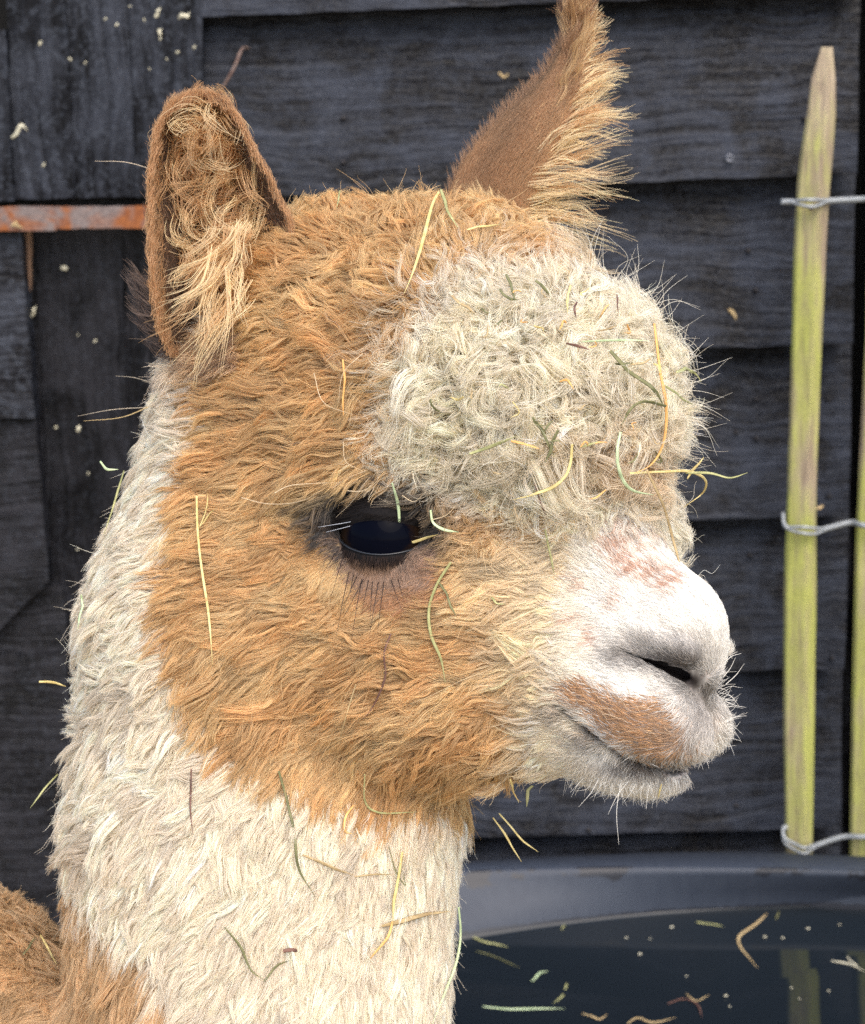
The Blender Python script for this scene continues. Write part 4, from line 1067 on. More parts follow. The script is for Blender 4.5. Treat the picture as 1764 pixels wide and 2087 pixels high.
for k in range(30):                        # fine hairs lying over the brown lip
    x0, y0 = rng.uniform(1190, 1380), rng.uniform(1430, 1520); ang = R(rng.uniform(175, 235)); ln_ = rng.uniform(25, 55)
    whisk(x0, y0, x0 + math.cos(ang) * ln_, y0 + math.sin(ang) * ln_, rng.normal() * .1, c=lin(205, 180, 150), r_=.5, dd=-16)
manual('whiskers', L_, alpaca, M_LASH)

# ---- ears
m = NT('ear_skin'); nz = m.noise(m.coords(), 700, 4); b = m.bsdf(Roughness=.8); m.l(m.ramp(nz, [(.3, (.035, .020, .013)), (.7, (.075, .045, .028))]), b.inputs['Base Color']); M_EAR = m.m
def ear_shell(rows, d_of, bow, thick, nu=24, nt=40):
    """rows (y_px, left_px, right_px) ; bow>0 hollow towards the camera, <0 bulging. returns front grid, back grid (nt+1,nu+1,3)"""
    ys = np.array([r_[0] for r_ in rows], float); Ls = np.array([r_[1] for r_ in rows], float); Rs = np.array([r_[2] for r_ in rows], float)
    t = np.linspace(0, 1, nt + 1); o = np.argsort(ys); yy = np.interp(t, np.linspace(0, 1, len(ys)), ys)
    A = np.empty((nt + 1, nu + 1, 3)); B = np.empty_like(A)
    for j in range(nt + 1):
        l_ = np.interp(yy[j], ys[o], Ls[o]); r_ = np.interp(yy[j], ys[o], Rs[o]); w = r_ - l_
        for i in range(nu + 1):
            u = 2 * i / nu - 1; x = l_ + w * (.5 + .5 * math.sin(u * math.pi / 2 * .86) / math.sin(math.pi / 2 * .86))
            dep = d_of(t[j], u) + bow * min(1, w / 200) * (1 - abs(u) ** 2.4)
            A[j, i] = q(x, yy[j], dep); B[j, i] = q(x, yy[j], dep + thick * (1.0 - .55 * abs(u) ** 3))
    return A, B
def shell_obj(name, A, B, mat, parent):
    nt, nu = A.shape[0] - 1, A.shape[1] - 1; V = np.vstack([world_pts(A.reshape(-1, 3)), world_pts(B.reshape(-1, 3))]); n = (nt + 1) * (nu + 1); F = []
    I = lambda j, i: j * (nu + 1) + i
    for j in range(nt):
        for i in range(nu):
            F.append((I(j, i), I(j, i + 1), I(j + 1, i + 1), I(j + 1, i))); F.append((n + I(j, i), n + I(j + 1, i), n + I(j + 1, i + 1), n + I(j, i + 1)))
    for j in range(nt):
        F.append((I(j, 0), I(j + 1, 0), n + I(j + 1, 0), n + I(j, 0))); F.append((I(j, nu), n + I(j, nu), n + I(j + 1, nu), I(j + 1, nu)))
    for i in range(nu):
        F.append((I(0, i), n + I(0, i), n + I(0, i + 1), I(0, i + 1))); F.append((I(nt, i), I(nt, i + 1), n + I(nt, i + 1), n + I(nt, i)))
    return mesh_obj(name, V, F, mat, parent, True)
def pick(A, t, u):                         # bilinear point on a shell grid; t,u in 0..1
    nt, nu = A.shape[0] - 1, A.shape[1] - 1; g = np.clip(t, 0, 1) * nt; h = np.clip(u, 0, 1) * nu
    j = np.minimum(g.astype(int), nt - 1); i = np.minimum(h.astype(int), nu - 1); f = (g - j)[:, None]; e = (h - i)[:, None]
    return (A[j, i] * (1 - e) + A[j, i + 1] * e) * (1 - f) + (A[j + 1, i] * (1 - e) + A[j + 1, i + 1] * e) * f
def grow(P0, D0, L, K, bend, bend_amt, curl, seed, wig=.06):
    """free hairs from P0 in direction D0, bending towards 'bend', with curls"""
    r = np.random.default_rng(seed); n = len(P0); cur = P0.copy(); out = np.empty((n, K, 3)); out[:, 0] = cur; dr = unit(D0)
    for k in range(1, K):
        dr = unit(dr + bend * (bend_amt / K * 3)[:, None] + r.normal(size=(n, 3)) * wig); cur = cur + dr * (L / (K - 1))[:, None]; out[:, k] = cur
    s = np.linspace(0, 1, K)[None, :, None]; ax = unit(out[:, -1] - out[:, 0]); b1 = unit(np.cross(ax, r.normal(size=(n, 3)))); b2 = np.cross(ax, b1)
    ph = r.uniform(0, 6.28, (n, 1, 1)); tn = r.uniform(.5, 1.4, (n, 1, 1)); am = (curl * L)[:, None, None] * np.minimum(1, s * 1.6)
    return out + (b1[:, None] * (np.cos(6.28 * tn * s + ph) - np.cos(ph)) + b2[:, None] * (np.sin(6.28 * tn * s + ph) - np.sin(ph))) * am
def clumped(P0, D0, L, K, bend, ba, curl, per, spread, tight, seed, frizz=.04):
    """each guide carries 'per' hairs that gather towards its tip"""
    G = grow(P0, D0, L, K, bend, ba, curl, seed); r = np.random.default_rng(seed + 1); n = len(P0)
    idx = np.repeat(np.arange(n), per); off = r.normal(size=(n * per, 1, 3)) * spread; s = np.linspace(0, 1, K)[None, :, None]
    lr = r.uniform(.7, 1.05, (n * per, 1)); pos = np.clip(np.linspace(0, 1, K)[None] * lr, 0, 1) * (K - 1); i0 = np.minimum(pos.astype(int), K - 2); f = (pos - i0)[..., None]
    ar = idx[:, None]; H = G[ar, i0] * (1 - f) + G[ar, i0 + 1] * f
    return H + off * (1 - tight * s) + r.normal(size=(n * per, 1, 3)) * s ** 1.5 * (frizz * L[idx])[:, None, None], idx

# near ear, hollow towards the camera
d_base = march(520, 640)[2]
print('ear base depth', d_base, march(600, 560), march(440, 720))
D_NE = d_base - 40
rowsN = [(760, 395, 440), (720, 345, 455), (680, 325, 500), (640, 318, 545), (600, 312, 578), (520, 306, 606), (450, 303, 590), (370, 304, 551), (310, 312, 518), (270, 318, 500), (240, 333, 482), (222, 352, 464), (208, 385, 432)]
A, B = ear_shell(rowsN, lambda t, u: D_NE + 150 * (1 - t) ** 3 - 10 * t + 35 * max(0, u) * (1 - t), 110, 22)
ear1 = shell_obj('ear', A, B, M_EAR, alpaca); ear1['label'] = 'upright near ear with curly hair inside'
up_ = np.array([0, -1.0, 0]); dn_ = -up_; lf_ = np.array([-1.0, 0, 0]); tw_ = np.array([0, 0, -1.0])
HB, TAN, BLOND, BROWN, DKB = [], lin(206, 166, 116), lin(236, 210, 164), lin(128, 98, 74), lin(62, 44, 34)
def add(H, rad, col, rr=None):
    n = len(H); v = rng.uniform(.78, 1.18, (n, 1)); HB.append((H, np.full(n, rad), np.clip(np.broadcast_to(col, (n, 3)) * v, .004, .9)))
r1 = np.random.default_rng(41)
# short velvet on both faces
n = 18000; t, u = r1.uniform(0, .97, n), r1.uniform(0, 1, n); P0 = pick(A, t, u); D = tw_ * .5 + up_ * .9 + r1.normal(size=(n, 3)) * .4
edge = np.abs(u - .5) * 2
colv = BROWN[None] * (.75 + .5 * edge[:, None]); colv = colv * r1.uniform(.7, 1.35, (n, 1)); colv = np.where((u < .16)[:, None], lin(200, 158, 110)[None], colv)  # brown velvet, darkened into the hollow with some painted shadow
add(grow(P0, D, r1.uniform(14, 30, n), 6, up_[None], np.full(n, .2), np.full(n, .02), 1), .6, colv)
n = 12000; t, u = r1.uniform(0, .97, n), r1.uniform(0, 1, n); P0 = pick(B, t, u); D = -tw_ * .6 + up_ * .6 + lf_ * .4 + r1.normal(size=(n, 3)) * .25
add(grow(P0, D, r1.uniform(20, 44, n), 6, up_[None], np.full(n, .2), np.full(n, .02), 2), .6, lin(116, 84, 58))
# rim: soft hairs round both edges, standing into an arch over the tip
n = 2600; side = r1.uniform(size=n) < .5; t = r1.uniform(.05, 1, n); u = np.where(side, 0.0, 1.0) + r1.normal(size=n) * .03; P0 = pick(A, t, u)
out = np.where(side, -1.0, 1.0)[:, None] * np.array([1.0, 0, 0])
D = up_ * 1.3 + out * .12 * (1 - t[:, None]) + tw_ * .2 + r1.normal(size=(n, 3)) * .18
H, ix = clumped(P0[:700], D[:700], r1.uniform(18, 44, 700), 8, np.array([[0.0, -.2, -.2]]) - out[:700] * .8 * t[:700, None], np.full(700, .6), np.full(700, .05), 6, 4.0, .5, 3); add(H, .5, lin(200, 156, 108))
# top arch
n = 90; t = r1.uniform(.8, 1, n); sd = r1.uniform(size=n); P0 = pick(A, t, sd); D = up_ + (sd[:, None] - .5) * np.array([[.5, 0, 0]]) + r1.normal(size=(n, 3)) * .2
H, ix = clumped(P0, D, r1.uniform(30, 52, n), 10, -(sd[:, None] - .5) * np.array([[2.4, 0, 0]]), np.full(n, .9), np.full(n, .03), 8, 5, .5, 4); add(H, .62, lin(186, 138, 88))
# messy curls filling the hollow
n = 230; t = r1.uniform(.38, .92, n); u = r1.uniform(.22, .80, n); P0 = pick(A, t, u) + tw_ * 6
D = tw_ * .45 + r1.normal(size=(n, 3)) * .5 + np.array([[1.0, 0, 0]]) * (.5 - u[:, None]) * 1.6 + np.array([[0, .15, 0]])
H, ix = clumped(P0, D, r1.uniform(70, 175, n), 14, np.array([[1.0, 0, 0]]) * (.5 - u[:, None]) * 1.5 + np.array([[0, .25, .1]]) + r1.normal(size=(n, 3)) * .4, np.full(n, .9), r1.uniform(.05, .13, n), 12, 8, .42, 5); cc = np.where((r1.uniform(size=n) < .4)[:, None], BLOND[None], TAN[None])[ix]; add(H, .7, cc)
n = 90; t = r1.uniform(.55, .84, n); u = r1.uniform(.25, .8, n); P0 = pick(A, t, u); D = up_ * .8 + tw_ * .6 + r1.normal(size=(n, 3)) * .4
H, ix = clumped(P0, D, r1.uniform(40, 75, n), 10, r1.normal(size=(n, 3)) * .4, np.full(n, .6), r1.uniform(.05, .14, n), 16, 10, .4, 6); add(H, .62, lin(190, 142, 92))
# long blond locks sweeping down and left across the base
n = 40; k_ = r1.uniform(size=n); x0 = 425 + 90 * r1.uniform(size=n); y0 = 450 + 170 * k_; P0 = np.array([q(a_, b_, D_NE + 30 - 40 * r1.uniform()) for a_, b_ in zip(x0, y0)])
D = np.array([[-.22, .85, -.35]]) + r1.normal(size=(n, 3)) * .30
H, ix = clumped(P0, D, r1.uniform(90, 230, n), 12, np.array([[-.55, .35, .25]]) + r1.normal(size=(n, 3)) * .3, np.full(n, .55), r1.uniform(.01, .10, n), 8, 6, .55, 7); add(H, .72, np.where((r1.uniform(size=n) < .75)[:, None], BLOND[None], TAN[None])[ix])
# keep the inner hair inside the ear's outline
_ys = np.array([r_[0] for r_ in rowsN][::-1], float); _ls = np.array([r_[1] for r_ in rowsN][::-1], float); _rs = np.array([r_[2] for r_ in rowsN][::-1], float)
for k, (h, rr_, cc_) in enumerate(HB):
    px_ = pix(h.reshape(-1, 3)); y_ = px_[:, 1]
    lo_ = np.interp(y_, _ys, _ls) - 60 * np.clip((y_ - 620) / 60, 0, 6); hi_ = np.interp(y_, _ys, _rs) + 70 * np.clip((y_ - 470) / 60, 0, 8)
    hw_ = 60 * np.sqrt(np.clip(1 - ((222 - y_) / 58) ** 2, 0, 1)); lo_ = np.where(y_ < 222, 408 - hw_, lo_); hi_ = np.where(y_ < 222, 408 + hw_, hi_)
    out_ = np.maximum(np.maximum(lo_ - px_[:, 0], px_[:, 0] - hi_), 162 - y_).reshape(h.shape[:2]).max(1)
    kp_ = out_ < r1.uniform(6, 22, len(h))
    HB[k] = (h[kp_], rr_[kp_], cc_[kp_])
# dark wisps off the back edge
n = 110; t = r1.uniform(0, .35, n); P0 = pick(B, t, np.zeros(n)); D = np.array([[-.9, -.35, .3]]) + r1.normal(size=(n, 3)) * .25
H, ix = clumped(P0, D, r1.uniform(40, 90, n), 8, up_[None] * np.ones((n, 1)), np.full(n, .4), np.full(n, .03), 7, 4, .5, 8); add(H, .55, lin(96, 72, 56))
def flush(parent, name='ear_hair'):
    K = max(h.shape[1] for h, _, _ in HB); Hs, Rs_, Cs = [], [], []
    for h, r_, c_ in HB:
        if h.shape[1] != K:
            t0, t1 = np.linspace(0, 1, h.shape[1]), np.linspace(0, 1, K); i = np.minimum((t1 * (h.shape[1] - 1)).astype(int), h.shape[1] - 2); f = (t1 * (h.shape[1] - 1) - i)[None, :, None]
            h = h[:, i] * (1 - f) + h[:, i + 1] * f
        Hs.append(h); Rs_.append(r_); Cs.append(c_)
    Hh = np.concatenate(Hs); rd = np.concatenate(Rs_)[:, None] * (1 - .7 * np.linspace(0, 1, K)[None] ** 2)
    hair_obj(name, Hh, rd, np.concatenate(Cs), M_FUR, parent); HB.clear()
# fuzz that hides where the ear grows out of the head
n = 420; x0 = r1.uniform(318, 500, n); y0 = 655 + 110 * r1.uniform(size=n) - (x0 - 318) * .12; P0 = np.array([march(a_, b_) for a_, b_ in zip(x0, y0)]); ok_ = np.abs(tri(P0)) < 6; P0, x0 = P0[ok_], x0[ok_]; n = len(P0)
D = np.array([[-.55, .35, -.5]]) + r1.normal(size=(n, 3)) * .25
H, ix = clumped(P0, D, r1.uniform(35, 75, n), 8, np.array([[-.4, .6, 0]]) * np.ones((n, 1)), np.full(n, .4), np.full(n, .04), 12, 7, .45, 9)
cb = np.where((r1.uniform(size=n) < .45)[:, None], lin(150, 122, 98)[None], lin(222, 190, 150)[None]); cb = np.where((x0 < 385)[:, None], lin(240, 224, 202)[None], cb); add(H, .52, cb[ix])
flush(ear1)

# far ear, its back towards the camera
D_FE = 300.0
rowsF = [(620, 900, 1010), (560, 890, 1035), (500, 893, 1050), (440, 903, 1072), (390, 915, 1092), (330, 945, 1122), (280, 985, 1146), (240, 1022, 1160), (200, 1068, 1172), (160, 1108, 1182), (110, 1138, 1186), (70, 1152, 1184), (52, 1160, 1178)]
A, B = ear_shell(rowsF, lambda t, u: D_FE - 30 * t, -75, 22)
ear2 = shell_obj('ear', A, B, M_EAR, alpaca); ear2['label'] = 'far ear pointing up and back with a long pale fringe'
r1 = np.random.default_rng(43)
def tang(A, t, u): return unit(pick(A, np.clip(t + .05, 0, 1), u) - pick(A, np.clip(t - .05, 0, 1), u))
n = 30000; t, u = r1.uniform(0.05, 1, n), r1.uniform(0, 1, n); P0 = pick(A, t, u); T = tang(A, t, u); D = T * 1.0 + tw_ * .34 + np.array([[.15, 0, 0]]) + r1.normal(size=(n, 3)) * .12
w = np.clip((u - .45) * 1.7, 0, 1)[:, None]; shade = pnoise(np.stack([t * 300, u * 160], 1), 120, 9)[:, None] * .12
colf = lin(172, 132, 92)[None] * (1 - w) + lin(206, 168, 122)[None] * w; dk = np.clip((.22 - u) * 6, 0, 1)[:, None] * np.clip((t - .45) * 3, 0, 1)[:, None]; colf = (colf * (1 - dk * .6)) * (1 + shade)
add(grow(P0, D, r1.uniform(22, 40, n), 6, T, np.full(n, .1), np.full(n, .012), 11), .6, colf)
n = 9000; t, u = r1.uniform(0.05, 1, n), r1.uniform(0, 1, n); P0 = pick(B, t, u); D = -tw_ * .5 + up_ * .8 + r1.normal(size=(n, 3)) * .2
add(grow(P0, D, r1.uniform(25, 50, n), 6, up_[None], np.full(n, .1), np.full(n, .02), 12), .6, lin(150, 112, 74))
# fringe along the front edge
n = 150; t = r1.uniform(.18, .97, n) ** .9; u = 1 - np.abs(r1.normal(size=n)) * .1; P0 = pick(A, t, u); y_ = pix(P0)[:, 1]
ang = np.interp(y_, [60, 160, 250, 330, 420, 500], [-80, -58, -40, -22, -4, 4]) + r1.normal(size=n) * 13
D = np.stack([np.cos(np.radians(ang)), np.sin(np.radians(ang)), r1.normal(size=n) * .12], 1)
Lh = np.interp(y_, [60, 160, 250, 330, 420, 500], [80, 110, 150, 200, 235, 220]) * r1.uniform(.5, 1.08, n)
H, ix = clumped(P0, D, Lh, 12, np.array([[.35, .42, 0]]) * np.ones((n, 1)), r1.uniform(.1, .55, n), r1.uniform(.01, .07, n), 9, 6, .5, 13, .05); add(H, .72, np.where((r1.uniform(size=n) < .65)[:, None], lin(240, 216, 172)[None], TAN[None])[ix])
n = 60; t = r1.uniform(.5, .98, n); u = r1.uniform(.5, 1, n); P0 = pick(A, t, u); T = tang(A, t, u)
H, ix = clumped(P0, T + tw_ * .15 + r1.normal(size=(n, 3)) * .2, r1.uniform(60, 110, n), 10, r1.normal(size=(n, 3)) * .3, np.full(n, .5), r1.uniform(.02, .08, n), 14, 6, .5, 14); add(H, .65, np.where((r1.uniform(size=n) < .5)[:, None], lin(206, 172, 122)[None], lin(156, 116, 76)[None])[ix])
# wild tip tuft
n = 46; P0 = pick(A, r1.uniform(.93, 1, n), r1.uniform(.1, .9, n)); D = np.array([[.10, -1, -.05]]) + r1.normal(size=(n, 3)) * .33
H, ix = clumped(P0, D, r1.uniform(45, 110, n), 10, np.array([[.3, .1, 0]]) + r1.normal(size=(n, 3)) * .4, np.full(n, .5), r1.uniform(.02, .08, n), 12, 6, .5, 15); add(H, .6, np.where((r1.uniform(size=n) < .5)[:, None], lin(190, 150, 100)[None], lin(140, 100, 66)[None])[ix])
flush(ear2)
print('face %.1f' % (time.time() - T0))
# ================================================================== HAY, CHAFF AND WATER LITTER
def straw_mat(name, lo, hi):
    m = NT(name); nz = m.noise(m.coords((1, 1, 1)), 420, 4, .6); n2 = m.noise(m.coords(), 90, 2); b = m.bsdf(Roughness=.6)
    b.inputs['Specular IOR Level'].default_value = .3
    m.l(m.ramp(m.math('ADD', m.math('MULTIPLY', nz, .6), m.math('MULTIPLY', n2, .4)), [(.35, tuple(lin(*lo))), (.65, tuple(lin(*hi)))]), b.inputs['Base Color']); return m.m
STRAW = {'S': straw_mat('straw', (190, 168, 104), (224, 208, 150)), 'G': straw_mat('green_hay', (136, 138, 92), (176, 174, 124)), 'D': straw_mat('dark_green_hay', (88, 90, 60), (126, 124, 86)),
         'O': straw_mat('orange_straw', (206, 150, 84), (228, 182, 116)), 'B': straw_mat('brown_stem', (84, 58, 52), (124, 92, 80)), 'M': straw_mat('mint_hay', (170, 192, 146), (206, 220, 180)),
         'T': straw_mat('tan_stalk', (150, 128, 92), (188, 166, 124)), 'C': straw_mat('chaff', (160, 154, 130), (214, 210, 188))}
def blade(name, P, w, mat, label, cat, group=None, flat=.13, taper=True, tw=0.0, view=None):
    """a folded grass blade along P (metres) with width w (metres)"""
    P = smooth_path(P, max(10, 5 * len(P))); m_ = len(P); T = np.gradient(P, axis=0); T /= np.linalg.norm(T, axis=1, keepdims=True) + 1e-12
    vd = (np.array(CAM) - P) if view is None else np.tile(np.array(view, float), (m_, 1)); vd /= np.linalg.norm(vd, axis=1, keepdims=True)
    V, F = [], []; ph = rng.uniform(0, 6.28)
    kink = rng.normal(size=(4, 3)) * w * .3; kp = np.linspace(0, 1, m_) * 3; ki = np.minimum(kp.astype(int), 2); P = P + kink[ki] * (1 - (kp - ki))[:, None] + kink[ki + 1] * (kp - ki)[:, None]
    for k in range(m_):
        s = k / (m_ - 1); b1 = np.cross(T[k], vd[k]); b1 /= np.linalg.norm(b1) + 1e-12; b2 = np.cross(b1, T[k])
        a = tw * math.sin(3 * s + ph); c1 = b1 * math.cos(a) + b2 * math.sin(a); c2 = -b1 * math.sin(a) + b2 * math.cos(a)
        ww = w * .5 * ((.55 + .45 * math.sin(math.pi * min(1, .12 + s * .95))) if taper else 1) * (1 + .1 * math.sin(9 * s + ph))
        if taper and s > .8: ww *= 1 - .75 * (s - .8) / .2
        for x, y in ((-1, 0), (-.5, .75), (0, .45), (.5, .75), (1, 0), (0, -.7)): V.append(P[k] + c1 * ww * x + c2 * ww * flat * y)
    for k in range(m_ - 1):
        for i in range(6): F.append((k * 6 + i, k * 6 + (i + 1) % 6, (k + 1) * 6 + (i + 1) % 6, (k + 1) * 6 + i))
    F.append(tuple(range(5, -1, -1))); F.append(tuple((m_ - 1) * 6 + i for i in range(6)))
    return tag(mesh_obj(name, V, F, STRAW[mat], None, True), label, cat, group)
def fur_top(px, py, extra=0.0):
    d = top_depth(px, py)
    return (d - 3 - extra - 9 * float(field(np.array([[px, py]], float))[0, 5]), True) if d is not None else (0.0, False)
def on_coat(pts, w, mat, label, extra=0.0):
    pts = smooth_path([(x, y, 0) for x, y in pts], max(4, 3 * len(pts)))[:, :2]
    ds = [fur_top(x, y, extra) for x, y in pts]; good = [d for d, o in ds if o]; dd = np.array([d if o else np.nan for d, o in ds])
    if np.isnan(dd).any():
        ok = ~np.isnan(dd)
        dd = np.interp(np.arange(len(dd)), np.where(ok)[0], dd[ok]) if ok.any() else np.zeros(len(dd))
    if len(dd) > 4: dd = np.convolve(np.pad(dd, 2, 'edge'), np.ones(5) / 5, 'valid')
    P = world_pts(np.array([q(x, y, d) for (x, y), d in zip(pts, dd)]))
    blade('hay_stalk', P, w * S * .85, mat, label, 'hay', 'hay caught in the fleece', tw=.5)
HAY = [
    ([(400, 1010), (402, 1080), (410, 1160), (425, 1270), (433, 1355)], 7, 'S', 'long straw stalk standing upright on the ginger cheek behind the eye'),
    ([(404, 1080), (418, 1060), (428, 1046), (440, 1036)], 4, 'S', 'split pale straw tip at the top of the long cheek stalk'),
    ([(408, 1072), (422, 1030), (424, 1004)], 3, 'S', 'thin straw fibre rising beside the long cheek stalk'),
    ([(798, 985), (812, 1030), (817, 1075), (820, 1108)], 7, 'M', 'pale green blade hanging down across the eye'),
    ([(820, 1108), (850, 1102), (872, 1096), (892, 1090)], 7, 'S', 'short straw piece pointing from the eye towards the nose'),
    ([(877, 1042), (884, 1065), (905, 1080), (938, 1086)], 7, 'M', 'curved mint green leaf just in front of the eye'),
    ([(920, 1145), (892, 1190), (876, 1240), (879, 1290), (898, 1340), (906, 1390)], 8, 'G', 'long curved green blade on the cheek below the eye'),
    ([(898, 1188), (918, 1228), (932, 1258)], 6, 'D', 'short dark green sliver beside the curved cheek blade'),
    ([(797, 1292), (785, 1330), (787, 1380), (762, 1440), (740, 1466)], 5, 'B', 'dark brown twisted stem in the middle of the cheek'),
    ([(725, 1395), (712, 1440), (700, 1480), (694, 1505)], 3, 'T', 'thin tan stem left of the dark cheek stem'),
    ([(898, 388), (880, 422), (862, 485), (840, 560), (824, 602)], 9, 'S', 'long pale straw bent down over the crown between the ears'),
    ([(898, 388), (912, 428), (935, 466)], 8, 'G', 'short green straw folded off the top of the crown straw'),
    ([(952, 468), (985, 462), (1022, 457)], 5, 'S', 'short straw lying at the base of the far ear'),
    ([(694, 388), (690, 405), (686, 425)], 4, 'G', 'tiny green blade standing on top of the crown'),
    ([(1335, 660), (1348, 750), (1360, 830), (1352, 900), (1327, 945), (1284, 968)], 7, 'O', 'long orange straw running down the front of the topknot'),
    ([(1240, 720), (1290, 758), (1338, 798), (1357, 826)], 10, 'D', 'broad olive blade slanting across the front of the topknot'),
    ([(1357, 826), (1318, 818), (1288, 835), (1268, 868)], 7, 'D', 'olive blade arching below the broad slanting blade'),
    ([(1265, 880), (1262, 922), (1271, 975), (1292, 1000), (1332, 1010)], 8, 'M', 'mint green curved blade hanging over the front curls'),
    ([(1380, 756), (1408, 756), (1422, 765), (1431, 780)], 9, 'G', 'green leaf tip curling off the front edge of the topknot'),
    ([(1355, 785), (1385, 806), (1416, 826)], 6, 'G', 'thin green blade under the curling leaf tip at the front'),
    ([(1288, 966), (1350, 962), (1405, 962), (1438, 978), (1434, 1004), (1392, 1034)], 7, 'S', 'straw looping back below the front curls'),
    ([(1398, 966), (1448, 964), (1488, 972), (1523, 963)], 6, 'G', 'wavy green blade sticking out forward from the forehead'),
    ([(1400, 975), (1425, 945), (1437, 930)], 6, 'S', 'short straw poking up at the front of the forehead'),
    ([(1318, 958), (1345, 1020), (1370, 1085), (1391, 1166)], 7, 'T', 'long olive straw hanging beside the bridge of the nose'),
    ([(1166, 900), (1158, 945), (1135, 985), (1100, 1006), (1048, 1016)], 8, 'S', 'bent yellow straw in the middle of the lower topknot'),
    ([(1088, 984), (1100, 1022), (1116, 1058)], 4, 'B', 'thin dark stalk hanging from the lower topknot'),
    ([(1112, 1078), (1121, 1130), (1131, 1172)], 5, 'G', 'fine green blade on the face below the topknot'),
    ([(1136, 875), (1122, 912), (1110, 942)], 8, 'D', 'dark green tuft blade in the centre of the topknot'),
    ([(1088, 848), (1112, 890), (1132, 932)], 7, 'D', 'dark green blade crossing the tuft blade in the topknot'),
    ([(958, 924), (1008, 908), (1052, 892)], 8, 'G', 'green blade lying flat in the topknot above the eye'),
    ([(1040, 898), (1070, 905), (1100, 915)], 6, 'O', 'short golden straw right after the flat green blade'),
    ([(1188, 696), (1255, 693), (1325, 694)], 5, 'M', 'straight mint straw lying across the upper topknot'),
    ([(1155, 698), (1185, 706), (1205, 712)], 6, 'B', 'short brown straw below the straight mint straw'),
    ([(1032, 562), (1044, 590), (1050, 612)], 7, 'D', 'dark green sprig at the upper edge of the topknot'),
    ([(1015, 590), (1035, 604), (1058, 612)], 6, 'D', 'dark green sprig leaning across the upper sprig'),
    ([(1092, 570), (1110, 588), (1120, 604)], 7, 'D', 'olive sprig further forward on the upper topknot'),
    ([(1162, 582), (1160, 610), (1156, 640)], 6, 'S', 'upright straw on the upper front of the topknot'),
    ([(920, 602), (950, 622), (968, 640)], 7, 'T', 'tan blade at the rear edge of the topknot'),
    ([(565, 1572), (585, 1630), (600, 1692), (607, 1768), (642, 1826)], 7, 'D', 'long dark green blade hanging from the jaw onto the neck'),
    ([(618, 1742), (668, 1764), (722, 1786)], 7, 'T', 'tan straw lying on the upper throat'),
    ([(722, 1786), (765, 1782), (806, 1784)], 4, 'T', 'thin tan fibre continuing the throat straw'),
    ([(821, 1738), (813, 1800), (799, 1882)], 8, 'S', 'pale upright straw on the front of the neck'),
    ([(799, 1880), (788, 1912), (750, 1960)], 7, 'O', 'rusty straw below the pale upright neck straw'),
    ([(772, 1886), (840, 1869), (917, 1860)], 11, 'T', 'grey brown seed head lying level on the neck'),
    ([(459, 1890), (490, 1930), (512, 1980), (540, 2000)], 6, 'D', 'dark stalk low on the neck above the brown coat'),
    ([(538, 2002), (560, 1972), (592, 1958)], 5, 'D', 'dark stalk rising from the bend low on the neck'),
    ([(574, 1941), (590, 1938), (607, 1942)], 10, 'B', 'small dark flake on the lower neck'),
    ([(793, 1726), (806, 1775), (826, 1805), (814, 1760)], 3, 'D', 'thin looped grass stem on the throat'),
    ([(934, 1850), (938, 1912), (924, 1985), (880, 2086)], 7, 'M', 'long mint blade along the front edge of the neck'),
    ([(743, 1580), (744, 1635), (775, 1657), (850, 1655)], 5, 'G', 'curved green stem under the jaw'),
    ([(721, 1640), (706, 1665), (705, 1694), (720, 1701)], 6, 'O', 'hooked orange straw under the jaw'),
    ([(1005, 1668), (1035, 1710), (1066, 1758)], 5, 'S', 'long straw hanging free under the chin'),
    ([(1018, 1658), (1058, 1704), (1098, 1736)], 5, 'S', 'upper straw hanging free under the chin'),
    ([(80, 1387), (105, 1392), (134, 1401)], 7, 'S', 'yellow straw sticking out of the back of the neck'),
    ([(203, 944), (220, 955), (240, 957)], 7, 'M', 'mint flake on the back of the upper neck'),
    ([(250, 960), (232, 1030), (212, 1092)], 5, 'G', 'green blade along the back of the upper neck'),
    ([(168, 1212), (164, 1250), (160, 1284)], 6, 'M', 'pale green blade on the back of the middle neck'),
    ([(116, 1578), (85, 1612), (60, 1648)], 5, 'G', 'green blade hanging off the back of the lower neck'),
    ([(391, 1568), (388, 1640), (393, 1702)], 5, 'B', 'dark stem on the neck behind the jaw'),
    ([(1040, 1588), (1047, 1612), (1056, 1636)], 5, 'S', 'short straw under the corner of the jaw'),
    ([(1086, 1600), (1080, 1620), (1074, 1646)], 9, 'D', 'dark green flake under the mouth corner'),
    ([(1349, 1598), (1345, 1612), (1341, 1628)], 4, 'S', 'short straw on the lower lip'),
    ([(83, 1904), (97, 1930), (115, 1966)], 6, 'S', 'yellow straw on the brown shoulder'),
    ([(45, 1946), (58, 1930), (72, 1908)], 5, 'D', 'dark sliver on the brown shoulder'),
    ([(700, 735), (703, 790), (702, 850)], 6, 'O', 'orange straw upright on the ginger temple'),
    ([(1000, 1215), (1012, 1228), (1030, 1232)], 5, 'G', 'small green flake on the face ahead of the cheek blade'),
]
for pts, w, mt, lb in HAY: on_coat(pts, w, mt, lb)
